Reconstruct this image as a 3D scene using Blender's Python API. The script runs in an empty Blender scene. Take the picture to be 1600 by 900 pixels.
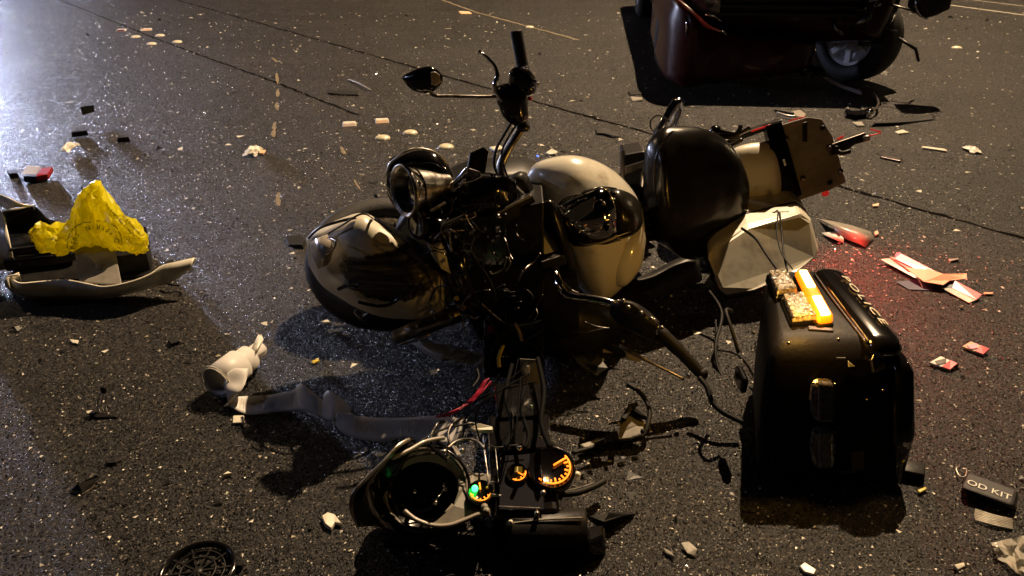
import bpy, bmesh, math, random
from mathutils import Vector, Matrix, noise, Euler
S = bpy.context.scene
COL = S.collection
R = math.radians
random.seed(7)
# ---------------------------------------------------------------- camera
F = 1186.0; PITCH = R(28); CH = 1.5
cam = bpy.data.cameras.new('camera'); cam.sensor_width = 36; cam.lens = F/1600*36
cam.clip_start = .05; cam.clip_end = 1000
camo = bpy.data.objects.new('camera', cam); COL.objects.link(camo)
camo.location = (0, 0, CH); camo.rotation_euler = (R(90)-PITCH, 0, 0)
S.camera = camo
# ---------------------------------------------------------------- world, lamps, exposure
w = bpy.data.worlds.new('World'); S.world = w; w.use_nodes = True
nt = w.node_tree; bg = nt.nodes['Background']
sky = nt.nodes.new('ShaderNodeTexSky'); sky.sky_type = 'NISHITA'; sky.sun_disc = False
sky.sun_elevation = R(8); sky.sun_rotation = R(20)
nt.links.new(sky.outputs[0], bg.inputs[0]); bg.inputs[1].default_value = 0.00042
S.view_settings.view_transform = 'Standard'; S.view_settings.look = 'None'
S.view_settings.exposure = -.12; S.view_settings.gamma = 1
def lamp(name, loc, power, color, radius, spot=None, target=None, blend=.3):
    l = bpy.data.lights.new(name, 'SPOT' if spot else 'POINT'); l.energy = power; l.color = color
    l.shadow_soft_size = radius
    o = bpy.data.objects.new(name, l); COL.objects.link(o); o.location = loc
    if spot:
        l.spot_size = R(spot); l.spot_blend = blend
        o.rotation_euler = (Vector(target)-Vector(loc)).to_track_quat('-Z', 'Y').to_euler()
    return o
lamp('street_light', (5.7, 15.2, 16.5), 40000, (1, .71, .43), .09)
lamp('street_light_far_right', (26, 15, 7.5), 1500, (1, .72, .40), .15)
lamp('street_light_far_left', (-17, 17, 8.5), 900, (1, .72, .42), .15)
lamp('headlight_beam_left', (-10.6, 14.6, .85), 1800, (.66, .72, 1), .16, 120, (-1, 2.5, 0), .6)
lamp('headlight_beam_right', (-11.9, 13.4, .85), 800, (.72, .72, 1), .2, 120, (-1.5, 2.5, 0), .6)

lamp('patrol_car_lamp', (-5.4, 2.2, 2.8), 64, (.56, .62, 1), .05)
# ---------------------------------------------------------------- pixel -> world points
def ray(px, py):
    x = (px-800)/F; y = (450-py)/F
    c, s = math.cos(PITCH), math.sin(PITCH)
    return Vector((x, c + y*s, -s + y*c))
def G(px, py, z=0.0):
    d = ray(px, py); return Vector((0, 0, CH)) + d*((z-CH)/d.z)
def Q(px, py, Y):
    d = ray(px, py); return Vector((0, 0, CH)) + d*(Y/d.y)
def YB(px): return 2.57 + (px-910)*(.0007 if px < 910 else .0018)
def B(px, py, dy=0): return Q(px, py, YB(px)+dy)

# ---------------------------------------------------------------- materials
MATS = {}
def mat(name, col, rough=.5, metal=0, coat=0, bump=0, bscale=60, col2=None, cscale=8, lo=.45, hi=.6,
        trans=0, emis=None, estr=0, spec=.5, detail=6, alpha=1, rvar=0):
    m = bpy.data.materials.new(name); m.use_nodes = True
    t = m.node_tree; p = t.nodes['Principled BSDF']
    p.inputs['Base Color'].default_value = (*col, 1); p.inputs['Roughness'].default_value = rough
    p.inputs['Metallic'].default_value = metal; p.inputs['Coat Weight'].default_value = coat
    p.inputs['Coat Roughness'].default_value = .06
    p.inputs['Transmission Weight'].default_value = trans
    p.inputs['Specular IOR Level'].default_value = spec
    p.inputs['Alpha'].default_value = alpha
    if emis: p.inputs['Emission Color'].default_value = (*emis, 1); p.inputs['Emission Strength'].default_value = estr
    tc = t.nodes.new('ShaderNodeTexCoord')
    if col2:
        n = t.nodes.new('ShaderNodeTexNoise'); n.inputs['Scale'].default_value = cscale; n.inputs['Detail'].default_value = detail
        n.inputs['Roughness'].default_value = .65
        r = t.nodes.new('ShaderNodeMapRange'); r.inputs[1].default_value = lo; r.inputs[2].default_value = hi
        mx = t.nodes.new('ShaderNodeMix'); mx.data_type = 'RGBA'
        mx.inputs[6].default_value = (*col, 1); mx.inputs[7].default_value = (*col2, 1)
        t.links.new(tc.outputs['Object'], n.inputs['Vector']); t.links.new(n.outputs[0], r.inputs[0])
        t.links.new(r.outputs[0], mx.inputs[0]); t.links.new(mx.outputs[2], p.inputs['Base Color'])
        if rvar:
            r2 = t.nodes.new('ShaderNodeMapRange'); r2.inputs[1].default_value = lo; r2.inputs[2].default_value = hi
            r2.inputs[3].default_value = rough; r2.inputs[4].default_value = rough+rvar
            t.links.new(n.outputs[0], r2.inputs[0]); t.links.new(r2.outputs[0], p.inputs['Roughness'])
    if bump:
        n = t.nodes.new('ShaderNodeTexNoise'); n.inputs['Scale'].default_value = bscale; n.inputs['Detail'].default_value = 5
        b = t.nodes.new('ShaderNodeBump'); b.inputs['Strength'].default_value = bump; b.inputs['Distance'].default_value = .004
        t.links.new(tc.outputs['Object'], n.inputs['Vector']); t.links.new(n.outputs[0], b.inputs['Height'])
        t.links.new(b.outputs[0], p.inputs['Normal'])
    MATS[name] = m
    return m
cream = mat('cream_paint', (.80, .76, .63), .22, coat=.6, bump=.04, bscale=9, col2=(.34, .29, .20), cscale=6, lo=.53, hi=.68, rvar=.3, detail=10)
cream_clean = mat('cream_plastic', (.72, .68, .55), .38, coat=.2, bump=.05, bscale=14, col2=(.40, .35, .26), cscale=7, lo=.52, hi=.72)
scraped = mat('scraped_cream', (.055, .045, .032), .55, coat=.15, bump=.25, bscale=30, col2=(.62, .56, .40), cscale=5.5, lo=.56, hi=.68, detail=9)
black = mat('black_plastic', (.008, .0075, .008), .42, bump=.15, bscale=120, col2=(.016, .015, .013), cscale=20, spec=.22)
gloss = mat('gloss_black', (.005, .0045, .005), .14, coat=.55, bump=.05, bscale=12)
rubber = mat('black_rubber', (.009, .0085, .0085), .6, bump=.3, bscale=150, spec=.25)
leather = mat('black_leather', (.009, .008, .007), .24, coat=.1, bump=.12, bscale=70, col2=(.016, .014, .011), cscale=6, spec=.3)
darkchrome = mat('dark_chrome', (.42, .40, .38), .07, metal=1, bump=.5, bscale=13)
chrome = mat('chrome', (.78, .76, .74), .12, metal=1, bump=.1, bscale=18)
steel = mat('dull_steel', (.42, .40, .37), .34, metal=1, bump=.2, bscale=50, col2=(.15, .13, .11), cscale=25)
darkmetal = mat('dark_metal', (.10, .09, .085), .32, metal=.9, bump=.2, bscale=40)
greyplate = mat('grey_powder_coat', (.24, .22, .18), .55, bump=.12, bscale=90, col2=(.17, .155, .13), cscale=9)
amber_on = mat('amber_light', (.9, .2, .01), .3, emis=(1, .14, .002), estr=2.6)
amber_core = mat('amber_light_core', (1, .8, .3), .3, emis=(1, .60, .13), estr=22)
lens = mat('clear_lens', (.40, .33, .22), .10, coat=1, bump=1, bscale=80, col2=(.07, .05, .03), cscale=90, lo=.4, hi=.6, spec=.8)
darklens = mat('smoked_lens', (.16, .14, .12), .14, coat=1, bump=.5, bscale=60, col2=(.07, .06, .05), cscale=70)
orange_glow = mat('gauge_orange', (1, .3, .05), .5, emis=(1, .22, .012), estr=2.6)
amber_lcd = mat('gauge_display', (1, .6, .05), .5, emis=(1, .55, .01), estr=1.5)
dim_lcd = mat('gauge_dim_display', (.4, .28, .05), .5, emis=(.5, .33, .03), estr=.18)
green_glow = mat('green_indicator', (.1, 1, .3), .5, emis=(.04, 1, .16), estr=6)
red_glow = mat('red_lamp_and_edge_light', (.6, .02, .015), .25, emis=(1, .04, .025), estr=.22)  # tail lamps, and red light painted along the tail edges
blue_glow = mat('blue_led', (.1, .2, 1), .3, emis=(.08, .2, 1), estr=3)
yellow = mat('yellow_plastic_film', (.86, .78, .015), .30, coat=.35, bump=.5, bscale=26)
yellow.node_tree.nodes['Principled BSDF'].inputs['Subsurface Weight'].default_value = .0
ink = mat('dark_print', (.02, .02, .015), .4)
ink_faint = mat('faint_print', (.38, .35, .32), .6)
paper = mat('thermal_paper', (.86, .84, .80), .45, bump=.25, bscale=22)
white = mat('white_plastic', (.72, .69, .60), .4, bump=.1, bscale=60, col2=(.5, .46, .38), cscale=30)
ceramic = mat('marker_ceramic', (.74, .68, .48), .35, coat=.3, bump=.1, bscale=80, col2=(.45, .40, .27), cscale=26, lo=.5, hi=.7)
letter = mat('white_letters', (.75, .72, .62), .45)
redp = mat('red_print', (.62, .012, .03), .35, coat=.3)
pinkp = mat('pink_print', (.75, .16, .30), .4, coat=.2)
navy = mat('navy_print', (.015, .02, .07), .4)
tan = mat('tan_card', (.70, .46, .27), .55)
palegrey = mat('pale_grey_plastic', (.36, .32, .27), .32, coat=.3, bump=.2, bscale=20)
film = mat('clear_film', (.62, .60, .52), .16, coat=.6, bump=.5, bscale=30, alpha=.5)
redwire = mat('red_wire', (.42, .012, .05), .4)
yelwire = mat('yellow_wire', (.60, .45, .04), .4)
pouch_m = mat('black_nylon', (.014, .013, .014), .6, bump=.35, bscale=300)
tyrem = mat('tyre_rubber', (.013, .012, .012), .7, bump=.3, bscale=90)
maroon = mat('dark_maroon_paint', (.040, .0025, .002), .28, coat=.2, spec=.2, bump=.05, bscale=6)
carblack = mat('car_black_trim', (.012, .011, .011), .4, bump=.2, bscale=30)
rimm = mat('silver_rim', (.80, .80, .84), .3, metal=.1)
case_black = mat('case_black', (.006, .005, .005), .5, bump=.25, bscale=60, spec=.09, col2=(.03, .026, .02), cscale=14, lo=.58, hi=.66, detail=12)
green_grey = mat('grey_green_plastic', (.05, .05, .035), .5, spec=.3)  # greenish dark plastic of the torn panels
harness = mat('harness_wire', (.004, .004, .004), .7, spec=.05)
dark_red = mat('dark_red_plastic', (.30, .012, .015), .35)
glassm = mat('tinted_glass', (.02, .02, .025), .06, coat=.5)
crumb = mat('broken_glass', (.80, .76, .66), .10, coat=.6)
crumb2 = mat('plastic_crumbs', (.42, .36, .26), .4)
tar = mat('joint_tar', (.004, .0035, .003), .95, spec=.02)
linepaint = mat('worn_line_paint', (.34, .31, .24), .6, bump=.4, bscale=120, col2=(.06, .055, .045), cscale=60, lo=.45, hi=.62)
scrape = mat('tan_scrape', (.26, .20, .11), .7, bump=.3, bscale=200, col2=(.06, .05, .035), cscale=90, lo=.42, hi=.62)

def asphalt():
    m = bpy.data.materials.new('asphalt'); m.use_nodes = True
    t = m.node_tree; L = t.links.new; N = t.nodes.new; p = t.nodes['Principled BSDF']
    tc = N('ShaderNodeTexCoord')
    def vor(scale):
        v = N('ShaderNodeTexVoronoi'); v.inputs['Scale'].default_value = scale; v.voronoi_dimensions = '3D'
        L(tc.outputs['Object'], v.inputs['Vector']); return v
    v1 = vor(215); v2 = vor(75)
    sep = N('ShaderNodeSeparateColor'); L(v1.outputs['Color'], sep.inputs[0])
    ramp = N('ShaderNodeValToRGB'); e = ramp.color_ramp.elements
    e[0].position = 0; e[0].color = (.008, .007, .0065, 1); e[1].position = 1; e[1].color = (.30, .25, .19, 1)
    for pos, c in ((.45, (.010, .009, .0088, 1)), (.84, (.018, .0162, .0152, 1)), (.965, (.052, .043, .036, 1))):
        k = e.new(pos); k.color = c
    L(sep.outputs[0], ramp.inputs[0])
    # large tone changes: wear, stains, tyre polish
    n = N('ShaderNodeTexNoise'); n.inputs['Scale'].default_value = .9; n.inputs['Detail'].default_value = 7
    L(tc.outputs['Object'], n.inputs['Vector'])
    mr = N('ShaderNodeMapRange'); mr.inputs[1].default_value = .3; mr.inputs[2].default_value = .7
    mr.inputs[3].default_value = .5; mr.inputs[4].default_value = .95; L(n.outputs[0], mr.inputs[0])
    # lane beyond the joint is an older, browner pour
    mul = N('ShaderNodeMix'); mul.data_type = 'RGBA'; mul.blend_type = 'MULTIPLY'; mul.inputs[0].default_value = 1
    L(ramp.outputs[0], mul.inputs[6]); L(mr.outputs[0], mul.inputs[7])
    # fluid run out under the forks; ragged patch painted darker to deepen the shadow
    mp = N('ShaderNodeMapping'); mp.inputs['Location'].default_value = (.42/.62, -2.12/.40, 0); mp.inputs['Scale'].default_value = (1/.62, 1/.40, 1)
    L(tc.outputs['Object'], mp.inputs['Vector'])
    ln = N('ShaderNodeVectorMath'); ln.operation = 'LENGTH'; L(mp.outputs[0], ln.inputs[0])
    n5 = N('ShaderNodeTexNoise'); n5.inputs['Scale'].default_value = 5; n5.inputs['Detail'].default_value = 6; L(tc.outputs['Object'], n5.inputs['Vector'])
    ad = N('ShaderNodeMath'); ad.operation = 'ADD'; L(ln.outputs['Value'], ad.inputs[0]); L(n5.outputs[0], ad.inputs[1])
    wet_shade = N('ShaderNodeMapRange'); wet_shade.inputs[1].default_value = 1.38; wet_shade.inputs[2].default_value = 1.5; wet_shade.inputs[3].default_value = .22; wet_shade.inputs[4].default_value = 1; L(ad.outputs[0], wet_shade.inputs[0])
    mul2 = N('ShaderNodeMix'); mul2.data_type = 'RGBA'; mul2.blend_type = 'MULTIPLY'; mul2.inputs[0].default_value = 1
    L(mul.outputs[2], mul2.inputs[6]); L(wet_shade.outputs[0], mul2.inputs[7])
    # tyre-polished wheel tracks and old drips
    n6 = N('ShaderNodeTexNoise'); n6.inputs['Scale'].default_value = 1; n6.inputs['Detail'].default_value = 4
    m6 = N('ShaderNodeMapping'); m6.inputs['Rotation'].default_value = (0, 0, R(38)); m6.inputs['Scale'].default_value = (.16, 2.6, 1)
    L(tc.outputs['Object'], m6.inputs['Vector']); L(m6.outputs[0], n6.inputs['Vector'])
    r6 = N('ShaderNodeMapRange'); r6.inputs[1].default_value = .35; r6.inputs[2].default_value = .65; r6.inputs[3].default_value = .72; r6.inputs[4].default_value = 1.25; L(n6.outputs[0], r6.inputs[0])
    mul3 = N('ShaderNodeMix'); mul3.data_type = 'RGBA'; mul3.blend_type = 'MULTIPLY'; mul3.inputs[0].default_value = 1
    L(mul2.outputs[2], mul3.inputs[6]); L(r6.outputs[0], mul3.inputs[7])
    L(mul3.outputs[2], p.inputs['Base Color'])
    # facets: every stone has its own tilt
    sub = N('ShaderNodeVectorMath'); sub.operation = 'SUBTRACT'; sub.inputs[1].default_value = (.5, .5, .5)
    L(v1.outputs['Color'], sub.inputs[0])
    sc = N('ShaderNodeVectorMath'); sc.operation = 'MULTIPLY'; sc.inputs[1].default_value = (1.5, 1.5, 0)
    L(sub.outputs[0], sc.inputs[0])
    add = N('ShaderNodeVectorMath'); add.operation = 'ADD'; add.inputs[1].default_value = (0, 0, 1)
    L(sc.outputs[0], add.inputs[0])
    nr = N('ShaderNodeVectorMath'); nr.operation = 'NORMALIZE'; L(add.outputs[0], nr.inputs[0])
    b = N('ShaderNodeBump'); b.inputs['Strength'].default_value = .9; b.inputs['Distance'].default_value = .004; b.invert = True
    L(v1.outputs['Distance'], b.inputs['Height']); L(nr.outputs[0], b.inputs['Normal'])
    n2 = N('ShaderNodeTexNoise'); n2.inputs['Scale'].default_value = 420; n2.inputs['Detail'].default_value = 2
    L(tc.outputs['Object'], n2.inputs['Vector'])
    b2 = N('ShaderNodeBump'); b2.inputs['Strength'].default_value = .5; b2.inputs['Distance'].default_value = .0015
    L(n2.outputs[0], b2.inputs['Height']); L(b.outputs[0], b2.inputs['Normal'])
    L(b2.outputs[0], p.inputs['Normal'])
    rr = N('ShaderNodeMapRange'); rr.inputs[3].default_value = .12; rr.inputs[4].default_value = .75
    L(sep.outputs[1], rr.inputs[0]); L(rr.outputs[0], p.inputs['Roughness'])
    p.inputs['Specular IOR Level'].default_value = .36
    return m
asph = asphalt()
def fender_paint(c, rx, rz):
    m = bpy.data.materials.new('scraped_fender_paint'); m.use_nodes = True
    t = m.node_tree; L = t.links.new; N = t.nodes.new; p = t.nodes['Principled BSDF']; tc = N('ShaderNodeTexCoord')
    mp = N('ShaderNodeMapping'); mp.inputs['Location'].default_value = (-c[0]/rx, 0, -c[2]/rz); mp.inputs['Scale'].default_value = (1/rx, .001, 1/rz)
    L(tc.outputs['Object'], mp.inputs['Vector'])
    ln = N('ShaderNodeVectorMath'); ln.operation = 'LENGTH'; L(mp.outputs[0], ln.inputs[0])
    n = N('ShaderNodeTexNoise'); n.inputs['Scale'].default_value = 11; n.inputs['Detail'].default_value = 9; n.inputs['Roughness'].default_value = .7; L(tc.outputs['Object'], n.inputs['Vector'])
    ad = N('ShaderNodeMath'); ad.operation = 'MULTIPLY_ADD'; ad.inputs[1].default_value = .9; L(n.outputs[0], ad.inputs[0]); L(ln.outputs['Value'], ad.inputs[2])
    r = N('ShaderNodeMapRange'); r.inputs[1].default_value = 1.34; r.inputs[2].default_value = 1.42; L(ad.outputs[0], r.inputs[0])
    st = N('ShaderNodeMapping'); st.inputs['Rotation'].default_value = (0, R(20), 0); st.inputs['Scale'].default_value = (4, 8, 50); L(tc.outputs['Object'], st.inputs['Vector'])
    n2 = N('ShaderNodeTexNoise'); n2.inputs['Scale'].default_value = 1.5; n2.inputs['Detail'].default_value = 6; L(st.outputs[0], n2.inputs['Vector'])
    r2 = N('ShaderNodeMapRange'); r2.inputs[1].default_value = .5; r2.inputs[2].default_value = .75; L(n2.outputs[0], r2.inputs[0])
    a = N('ShaderNodeMix'); a.data_type = 'RGBA'; a.inputs[6].default_value = (.018, .015, .011, 1); a.inputs[7].default_value = (.22, .19, .14, 1); L(r2.outputs[0], a.inputs[0])
    b = N('ShaderNodeMix'); b.data_type = 'RGBA'; b.inputs[7].default_value = (.74, .69, .55, 1); L(r.outputs[0], b.inputs[0]); L(a.outputs[2], b.inputs[6])
    L(b.outputs[2], p.inputs['Base Color'])
    rr = N('ShaderNodeMapRange'); rr.inputs[3].default_value = .6; rr.inputs[4].default_value = .36; L(r.outputs[0], rr.inputs[0]); L(rr.outputs[0], p.inputs['Roughness'])
    p.inputs['Coat Weight'].default_value = .3; return m
def translucent(m, col, f):      # thin film or paper lets part of the light through
    t = m.node_tree; out = t.nodes['Material Output']; p = t.nodes['Principled BSDF']
    tr = t.nodes.new('ShaderNodeBsdfTranslucent'); tr.inputs[0].default_value = (*col, 1)
    mx = t.nodes.new('ShaderNodeMixShader'); mx.inputs[0].default_value = f
    t.links.new(p.outputs[0], mx.inputs[1]); t.links.new(tr.outputs[0], mx.inputs[2]); t.links.new(mx.outputs[0], out.inputs[0])
translucent(yellow, (1, .92, .03), .5); translucent(paper, (.8, .76, .68), .3)

# ---------------------------------------------------------------- object helpers
def tag(o, label=None, cat=None, group=None, kind=None):
    if label: o['label'] = label
    if cat: o['category'] = cat
    if group: o['group'] = group
    if kind: o['kind'] = kind
    return o
def thing(name, label, cat, loc=(0, 0, 0), group=None):
    o = bpy.data.objects.new(name, None); COL.objects.link(o); o.location = loc
    o.empty_display_size = .05
    return tag(o, label, cat, group)
def offs(parent):
    v = Vector()
    while parent is not None:
        v = v + Vector(parent.location); parent = parent.parent
    return v
class MB:
    def __init__(s): s.v = []; s.f = []; s.m = []; s.sm = []
    def add(s, vs, fs, mi=0, smooth=True):
        b = len(s.v); s.v += [Vector(v) for v in vs]
        for f in fs: s.f.append([i+b for i in f]); s.m.append(mi); s.sm.append(smooth)
        return s
    def box(s, c, hx, hy, hz, mi=0):
        c = Vector(c); hx = Vector(hx); hy = Vector(hy); hz = Vector(hz)
        vs = [c+a*hx+b*hy+d*hz for d in (-1, 1) for a, b in ((-1, -1), (1, -1), (1, 1), (-1, 1))]
        return s.add(vs, [(3, 2, 1, 0), (4, 5, 6, 7), (0, 1, 5, 4), (1, 2, 6, 5), (2, 3, 7, 6), (3, 0, 4, 7)], mi, False)
    def hexa(s, bot, top, mi=0):       # bottom and top rings of the same length
        n = len(bot)
        fs = [tuple(reversed(range(n))), tuple(range(n, 2*n))] + [(i, (i+1) % n, n+(i+1) % n, n+i) for i in range(n)]
        return s.add(list(bot)+list(top), fs, mi, False)
    def tube(s, pts, r, n=10, mi=0, cap=True):
        pts = [Vector(p) for p in pts]
        rs = r if isinstance(r, (list, tuple)) else [r]*len(pts)
        t0 = (pts[1]-pts[0]).normalized(); up = Vector((0, 0, 1)) if abs(t0.z) < .9 else Vector((1, 0, 0))
        a = t0.cross(up).normalized(); vs = []
        for i, p in enumerate(pts):
            t = (pts[min(i+1, len(pts)-1)]-pts[max(i-1, 0)]).normalized()
            a = (a - t*a.dot(t)).normalized(); b = t.cross(a)
            for k in range(n):
                an = 2*math.pi*k/n; vs.append(p + (a*math.cos(an)+b*math.sin(an))*rs[i])
        fs = []
        for i in range(len(pts)-1):
            for k in range(n): fs.append((i*n+k, i*n+(k+1) % n, (i+1)*n+(k+1) % n, (i+1)*n+k))
        if cap: fs.append(tuple(reversed(range(n)))); fs.append(tuple(range((len(pts)-1)*n, len(pts)*n)))
        return s.add(vs, fs, mi)
    def lathe(s, c, axis, prof, n=32, mi=0, closed=False):   # prof: (radius, height along axis)
        c = Vector(c); ax = Vector(axis).normalized()
        up = Vector((0, 0, 1)) if abs(ax.z) < .9 else Vector((1, 0, 0))
        a = ax.cross(up).normalized(); b = ax.cross(a)
        vs = [c + ax*h + (a*math.cos(2*math.pi*k/n)+b*math.sin(2*math.pi*k/n))*r for r, h in prof for k in range(n)]
        fs = []; m = len(prof)
        for i in range(m if closed else m-1):
            j = (i+1) % m
            for k in range(n): fs.append((i*n+k, i*n+(k+1) % n, j*n+(k+1) % n, j*n+k))
        return s.add(vs, fs, mi)
    def rings(s, rings, mi=0, cap=True):
        n = len(rings[0]); vs = [v for r in rings for v in r]; fs = []
        for i in range(len(rings)-1):
            for k in range(n): fs.append((i*n+k, i*n+(k+1) % n, (i+1)*n+(k+1) % n, (i+1)*n+k))
        if cap: fs.append(tuple(reversed(range(n)))); fs.append(tuple(range((len(rings)-1)*n, len(rings)*n)))
        return s.add(vs, fs, mi)
    def grid(s, rows, mi=0, thick=0):
        m = len(rows); n = len(rows[0]); vs = [v for r in rows for v in r]
        fs = [(i*n+j, i*n+j+1, (i+1)*n+j+1, (i+1)*n+j) for i in range(m-1) for j in range(n-1)]
        return s.add(vs, fs, mi)
    def build(s, name, mats, parent=None, bevel=0, solid=0, smooth=None, subsurf=0, label=None, kind=None):
        me = bpy.data.meshes.new(name); o = offs(parent)
        me.from_pydata([v-o for v in s.v], [], s.f)
        mats = mats if isinstance(mats, (list, tuple)) else [mats]
        for m in mats: me.materials.append(m)
        for p, mi, sm in zip(me.polygons, s.m, s.sm): p.material_index = mi; p.use_smooth = sm if smooth is None else smooth
        bm = bmesh.new(); bm.from_mesh(me)
        bmesh.ops.recalc_face_normals(bm, faces=bm.faces); bm.to_mesh(me); bm.free()
        ob = bpy.data.objects.new(name, me); COL.objects.link(ob)
        if parent: ob.parent = parent
        if solid:
            md = ob.modifiers.new('s', 'SOLIDIFY'); md.thickness = solid; md.offset = 0
        if bevel:
            md = ob.modifiers.new('b', 'BEVEL'); md.width = bevel; md.segments = 2; md.limit_method = 'ANGLE'; md.angle_limit = R(35)
        if subsurf:
            md = ob.modifiers.new('u', 'SUBSURF'); md.levels = subsurf; md.render_levels = subsurf
        if label: ob['label'] = label
        if kind: ob['kind'] = kind
        return ob
def cr(pts, n=6):      # Catmull-Rom through tuples or vectors
    P = [tuple(p) for p in pts]; P = [P[0]]+P+[P[-1]]; out = []
    for i in range(1, len(P)-2):
        for k in range(n):
            t = k/n; out.append(tuple(.5*((2*b)+(-a+c)*t+(2*a-5*b+4*c-d)*t*t+(-a+3*b-3*c+d)*t**3)
                                      for a, b, c, d in zip(P[i-1], P[i], P[i+1], P[i+2])))
    out.append(P[-2]); return out
def wire(name, pts, r, m, parent, n=5, seg=6, **k):
    return MB().tube([Vector(p) for p in cr(pts, seg)], r, n if n > 4 else 5).build(name, m, parent, **k)
def loft_rings(secs, n=28, seg=5, pw=1.0, disp=0, dfreq=6, seed=0, fold=0, crease=0):
    """secs: (px_top, py_top, px_bot, py_bot, Y, front_bulge, back_bulge): oval sections of a solid body"""
    out = []
    for s in cr(secs, seg):
        a = Q(s[0], s[1], s[4]); b = Q(s[2], s[3], s[4] if len(s) < 8 else s[7]); c = (a+b)/2; h = (a-b)/2
        v = (Vector((0, 0, CH))-c).normalized(); v = (v - h.normalized()*v.dot(h.normalized())).normalized()
        ring = []
        for k in range(n):
            t = 2*math.pi*k/n; co, si = math.cos(t), math.sin(t)
            x = math.copysign(abs(co)**pw, co); y = math.copysign(abs(si)**pw, si)
            p = c + h*x + v*(y*(s[5] if y > 0 else s[6]))
            if disp:
                q = p*dfreq + Vector((seed, seed*2, 0))
                d = noise.noise(q)*disp + noise.noise(q*2.7)*disp*.5
                if fold: d += (abs(noise.noise(q*1.6))-.25)*fold
                if crease:
                    w1 = noise.voronoi(q*.75+Vector((1, 2, 3))*noise.noise(q*.5))[0]; w2 = noise.voronoi(q*1.9)[0]
                    d += (w1[0]-.4)*crease + (w2[0]-.4)*crease*.35
                p = p + v*d + h.normalized()*noise.noise(q+Vector((9, 4, 2)))*disp*.5
            ring.append(p)
        out.append(ring)
    return out
def loft(name, secs, m, parent, n=28, seg=5, pw=1.0, mb=None, **k):
    kk = {q: k.pop(q) for q in ('disp', 'dfreq', 'seed', 'fold') if q in k}
    return (mb or MB()).rings(loft_rings(secs, n, seg, pw, **kk)).build(name, m, parent, **k)
def rbox(name, corners, h, m, parent, bevel=.008, **k):   # prism: 4 base points + extrusion vector
    h = Vector(h); return MB().hexa(corners, [Vector(c)+h for c in corners]).build(name, m, parent, bevel=bevel, **k)
def plate(name, pts, thick, m, parent, bevel=.003, **k):   # planar-ish polygon of world points given real thickness
    pts = [Vector(p) for p in pts]; nrm = Vector()
    for i in range(len(pts)): nrm += pts[i].cross(pts[(i+1) % len(pts)])
    nrm.normalize()
    if nrm.dot(Vector((0, -.8, .5))) < 0: nrm = -nrm
    return MB().hexa([p-nrm*thick for p in pts], pts).build(name, m, parent, bevel=bevel, **k)
def text(name, s, size, mtx, m, parent, extrude=.0008, warp=None, align='CENTER', space=1):
    c = bpy.data.curves.new('t', 'FONT'); c.body = s; c.size = size; c.extrude = extrude; c.align_x = align; c.align_y = 'CENTER'
    c.space_character = space
    to = bpy.data.objects.new('t', c); COL.objects.link(to); bpy.context.view_layer.update()
    me = bpy.data.meshes.new_from_object(to.evaluated_get(bpy.context.evaluated_depsgraph_get()))
    bpy.data.objects.remove(to); me.name = name
    o = offs(parent)
    for v in me.vertices:
        p = warp(v.co.copy()) if warp else mtx @ v.co
        v.co = p - o
    me.materials.clear(); me.materials.append(m)
    ob = bpy.data.objects.new(name, me); COL.objects.link(ob); ob.parent = parent
    return ob
def frame_mtx(origin, xdir, ydir):
    x = Vector(xdir).normalized(); y = Vector(ydir); y = (y-x*y.dot(x)).normalized(); z = x.cross(y)
    M = Matrix((x, y, z)).transposed().to_4x4(); M.translation = origin; return M
def base(pts): 
    v = sum((Vector(p) for p in pts), Vector())/len(pts); return (v.x, v.y, 0)

# ---------------------------------------------------------------- road
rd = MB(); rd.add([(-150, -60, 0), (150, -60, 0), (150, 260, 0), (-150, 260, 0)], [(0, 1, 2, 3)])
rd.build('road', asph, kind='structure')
def strip_on_road(name, pts, wd, m, z, jag=.3, seed=1, **k):
    rnd = random.Random(seed); P = [G(*p) for p in pts]; fine = []
    for a, b in zip(P[:-1], P[1:]):
        n = max(2, int((b-a).length/.06)); n = min(n, 160)
        fine += [a.lerp(b, i/n) for i in range(n)]
    fine.append(P[-1]); L_, R_ = [], []
    d = (P[-1]-P[0]).normalized(); s = Vector((-d.y, d.x, 0))
    for p in fine:
        o = rnd.uniform(-1, 1)*wd*jag; ww = wd*(1+rnd.uniform(-.5, .6)*jag*2)/2
        q = Vector((p.x, p.y, z)) + s*o
        L_.append(q+s*ww); R_.append(q-s*ww)
    return MB().grid([L_, R_]).build(name, m, None, kind='structure')
strip_on_road('lane_joint', [(-120, -108), (275, 0), (500, 63), (700, 121), (900, 177), (1309, 291), (1600, 373), (1800, 430)], .021, tar, .003, .5, 1)
strip_on_road('lane_joint', [(40, -25), (94, 0), (175, 33), (281, 75), (428, 128), (560, 180)], .018, tar, .003, .5, 2)
strip_on_road('lane_line', [(1400, -3), (1600, 24), (1900, 62)], .075, linepaint, .004, .08, 3)
strip_on_road('lane_line', [(1400, -14), (1600, 10), (1900, 44)], .05, linepaint, .004, .08, 4)
strip_on_road('worn_line', [(690, 0), (745, 20), (905, 63)], .03, scrape, .004, .2, 5)
def scrape_mark(pts, wd, seed):
    rnd = random.Random(seed); P = [G(*p, .0035) for p in pts]; d = (P[-1]-P[0]).normalized(); s = Vector((-d.y, d.x, 0))
    c = cr(P, 5); Lr = []
    for i, p in enumerate(c):
        t = i/(len(c)-1); w_ = wd*(math.sin(math.pi*min(max(t, .04), .96))**.5)*rnd.uniform(.5, 1)
        Lr.append((Vector(p)+s*w_/2, Vector(p)-s*w_/2))
    MB().grid([[a for a, b in Lr], [b for a, b in Lr]]).build('scrape_mark', scrape, None, kind='structure')
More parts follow.
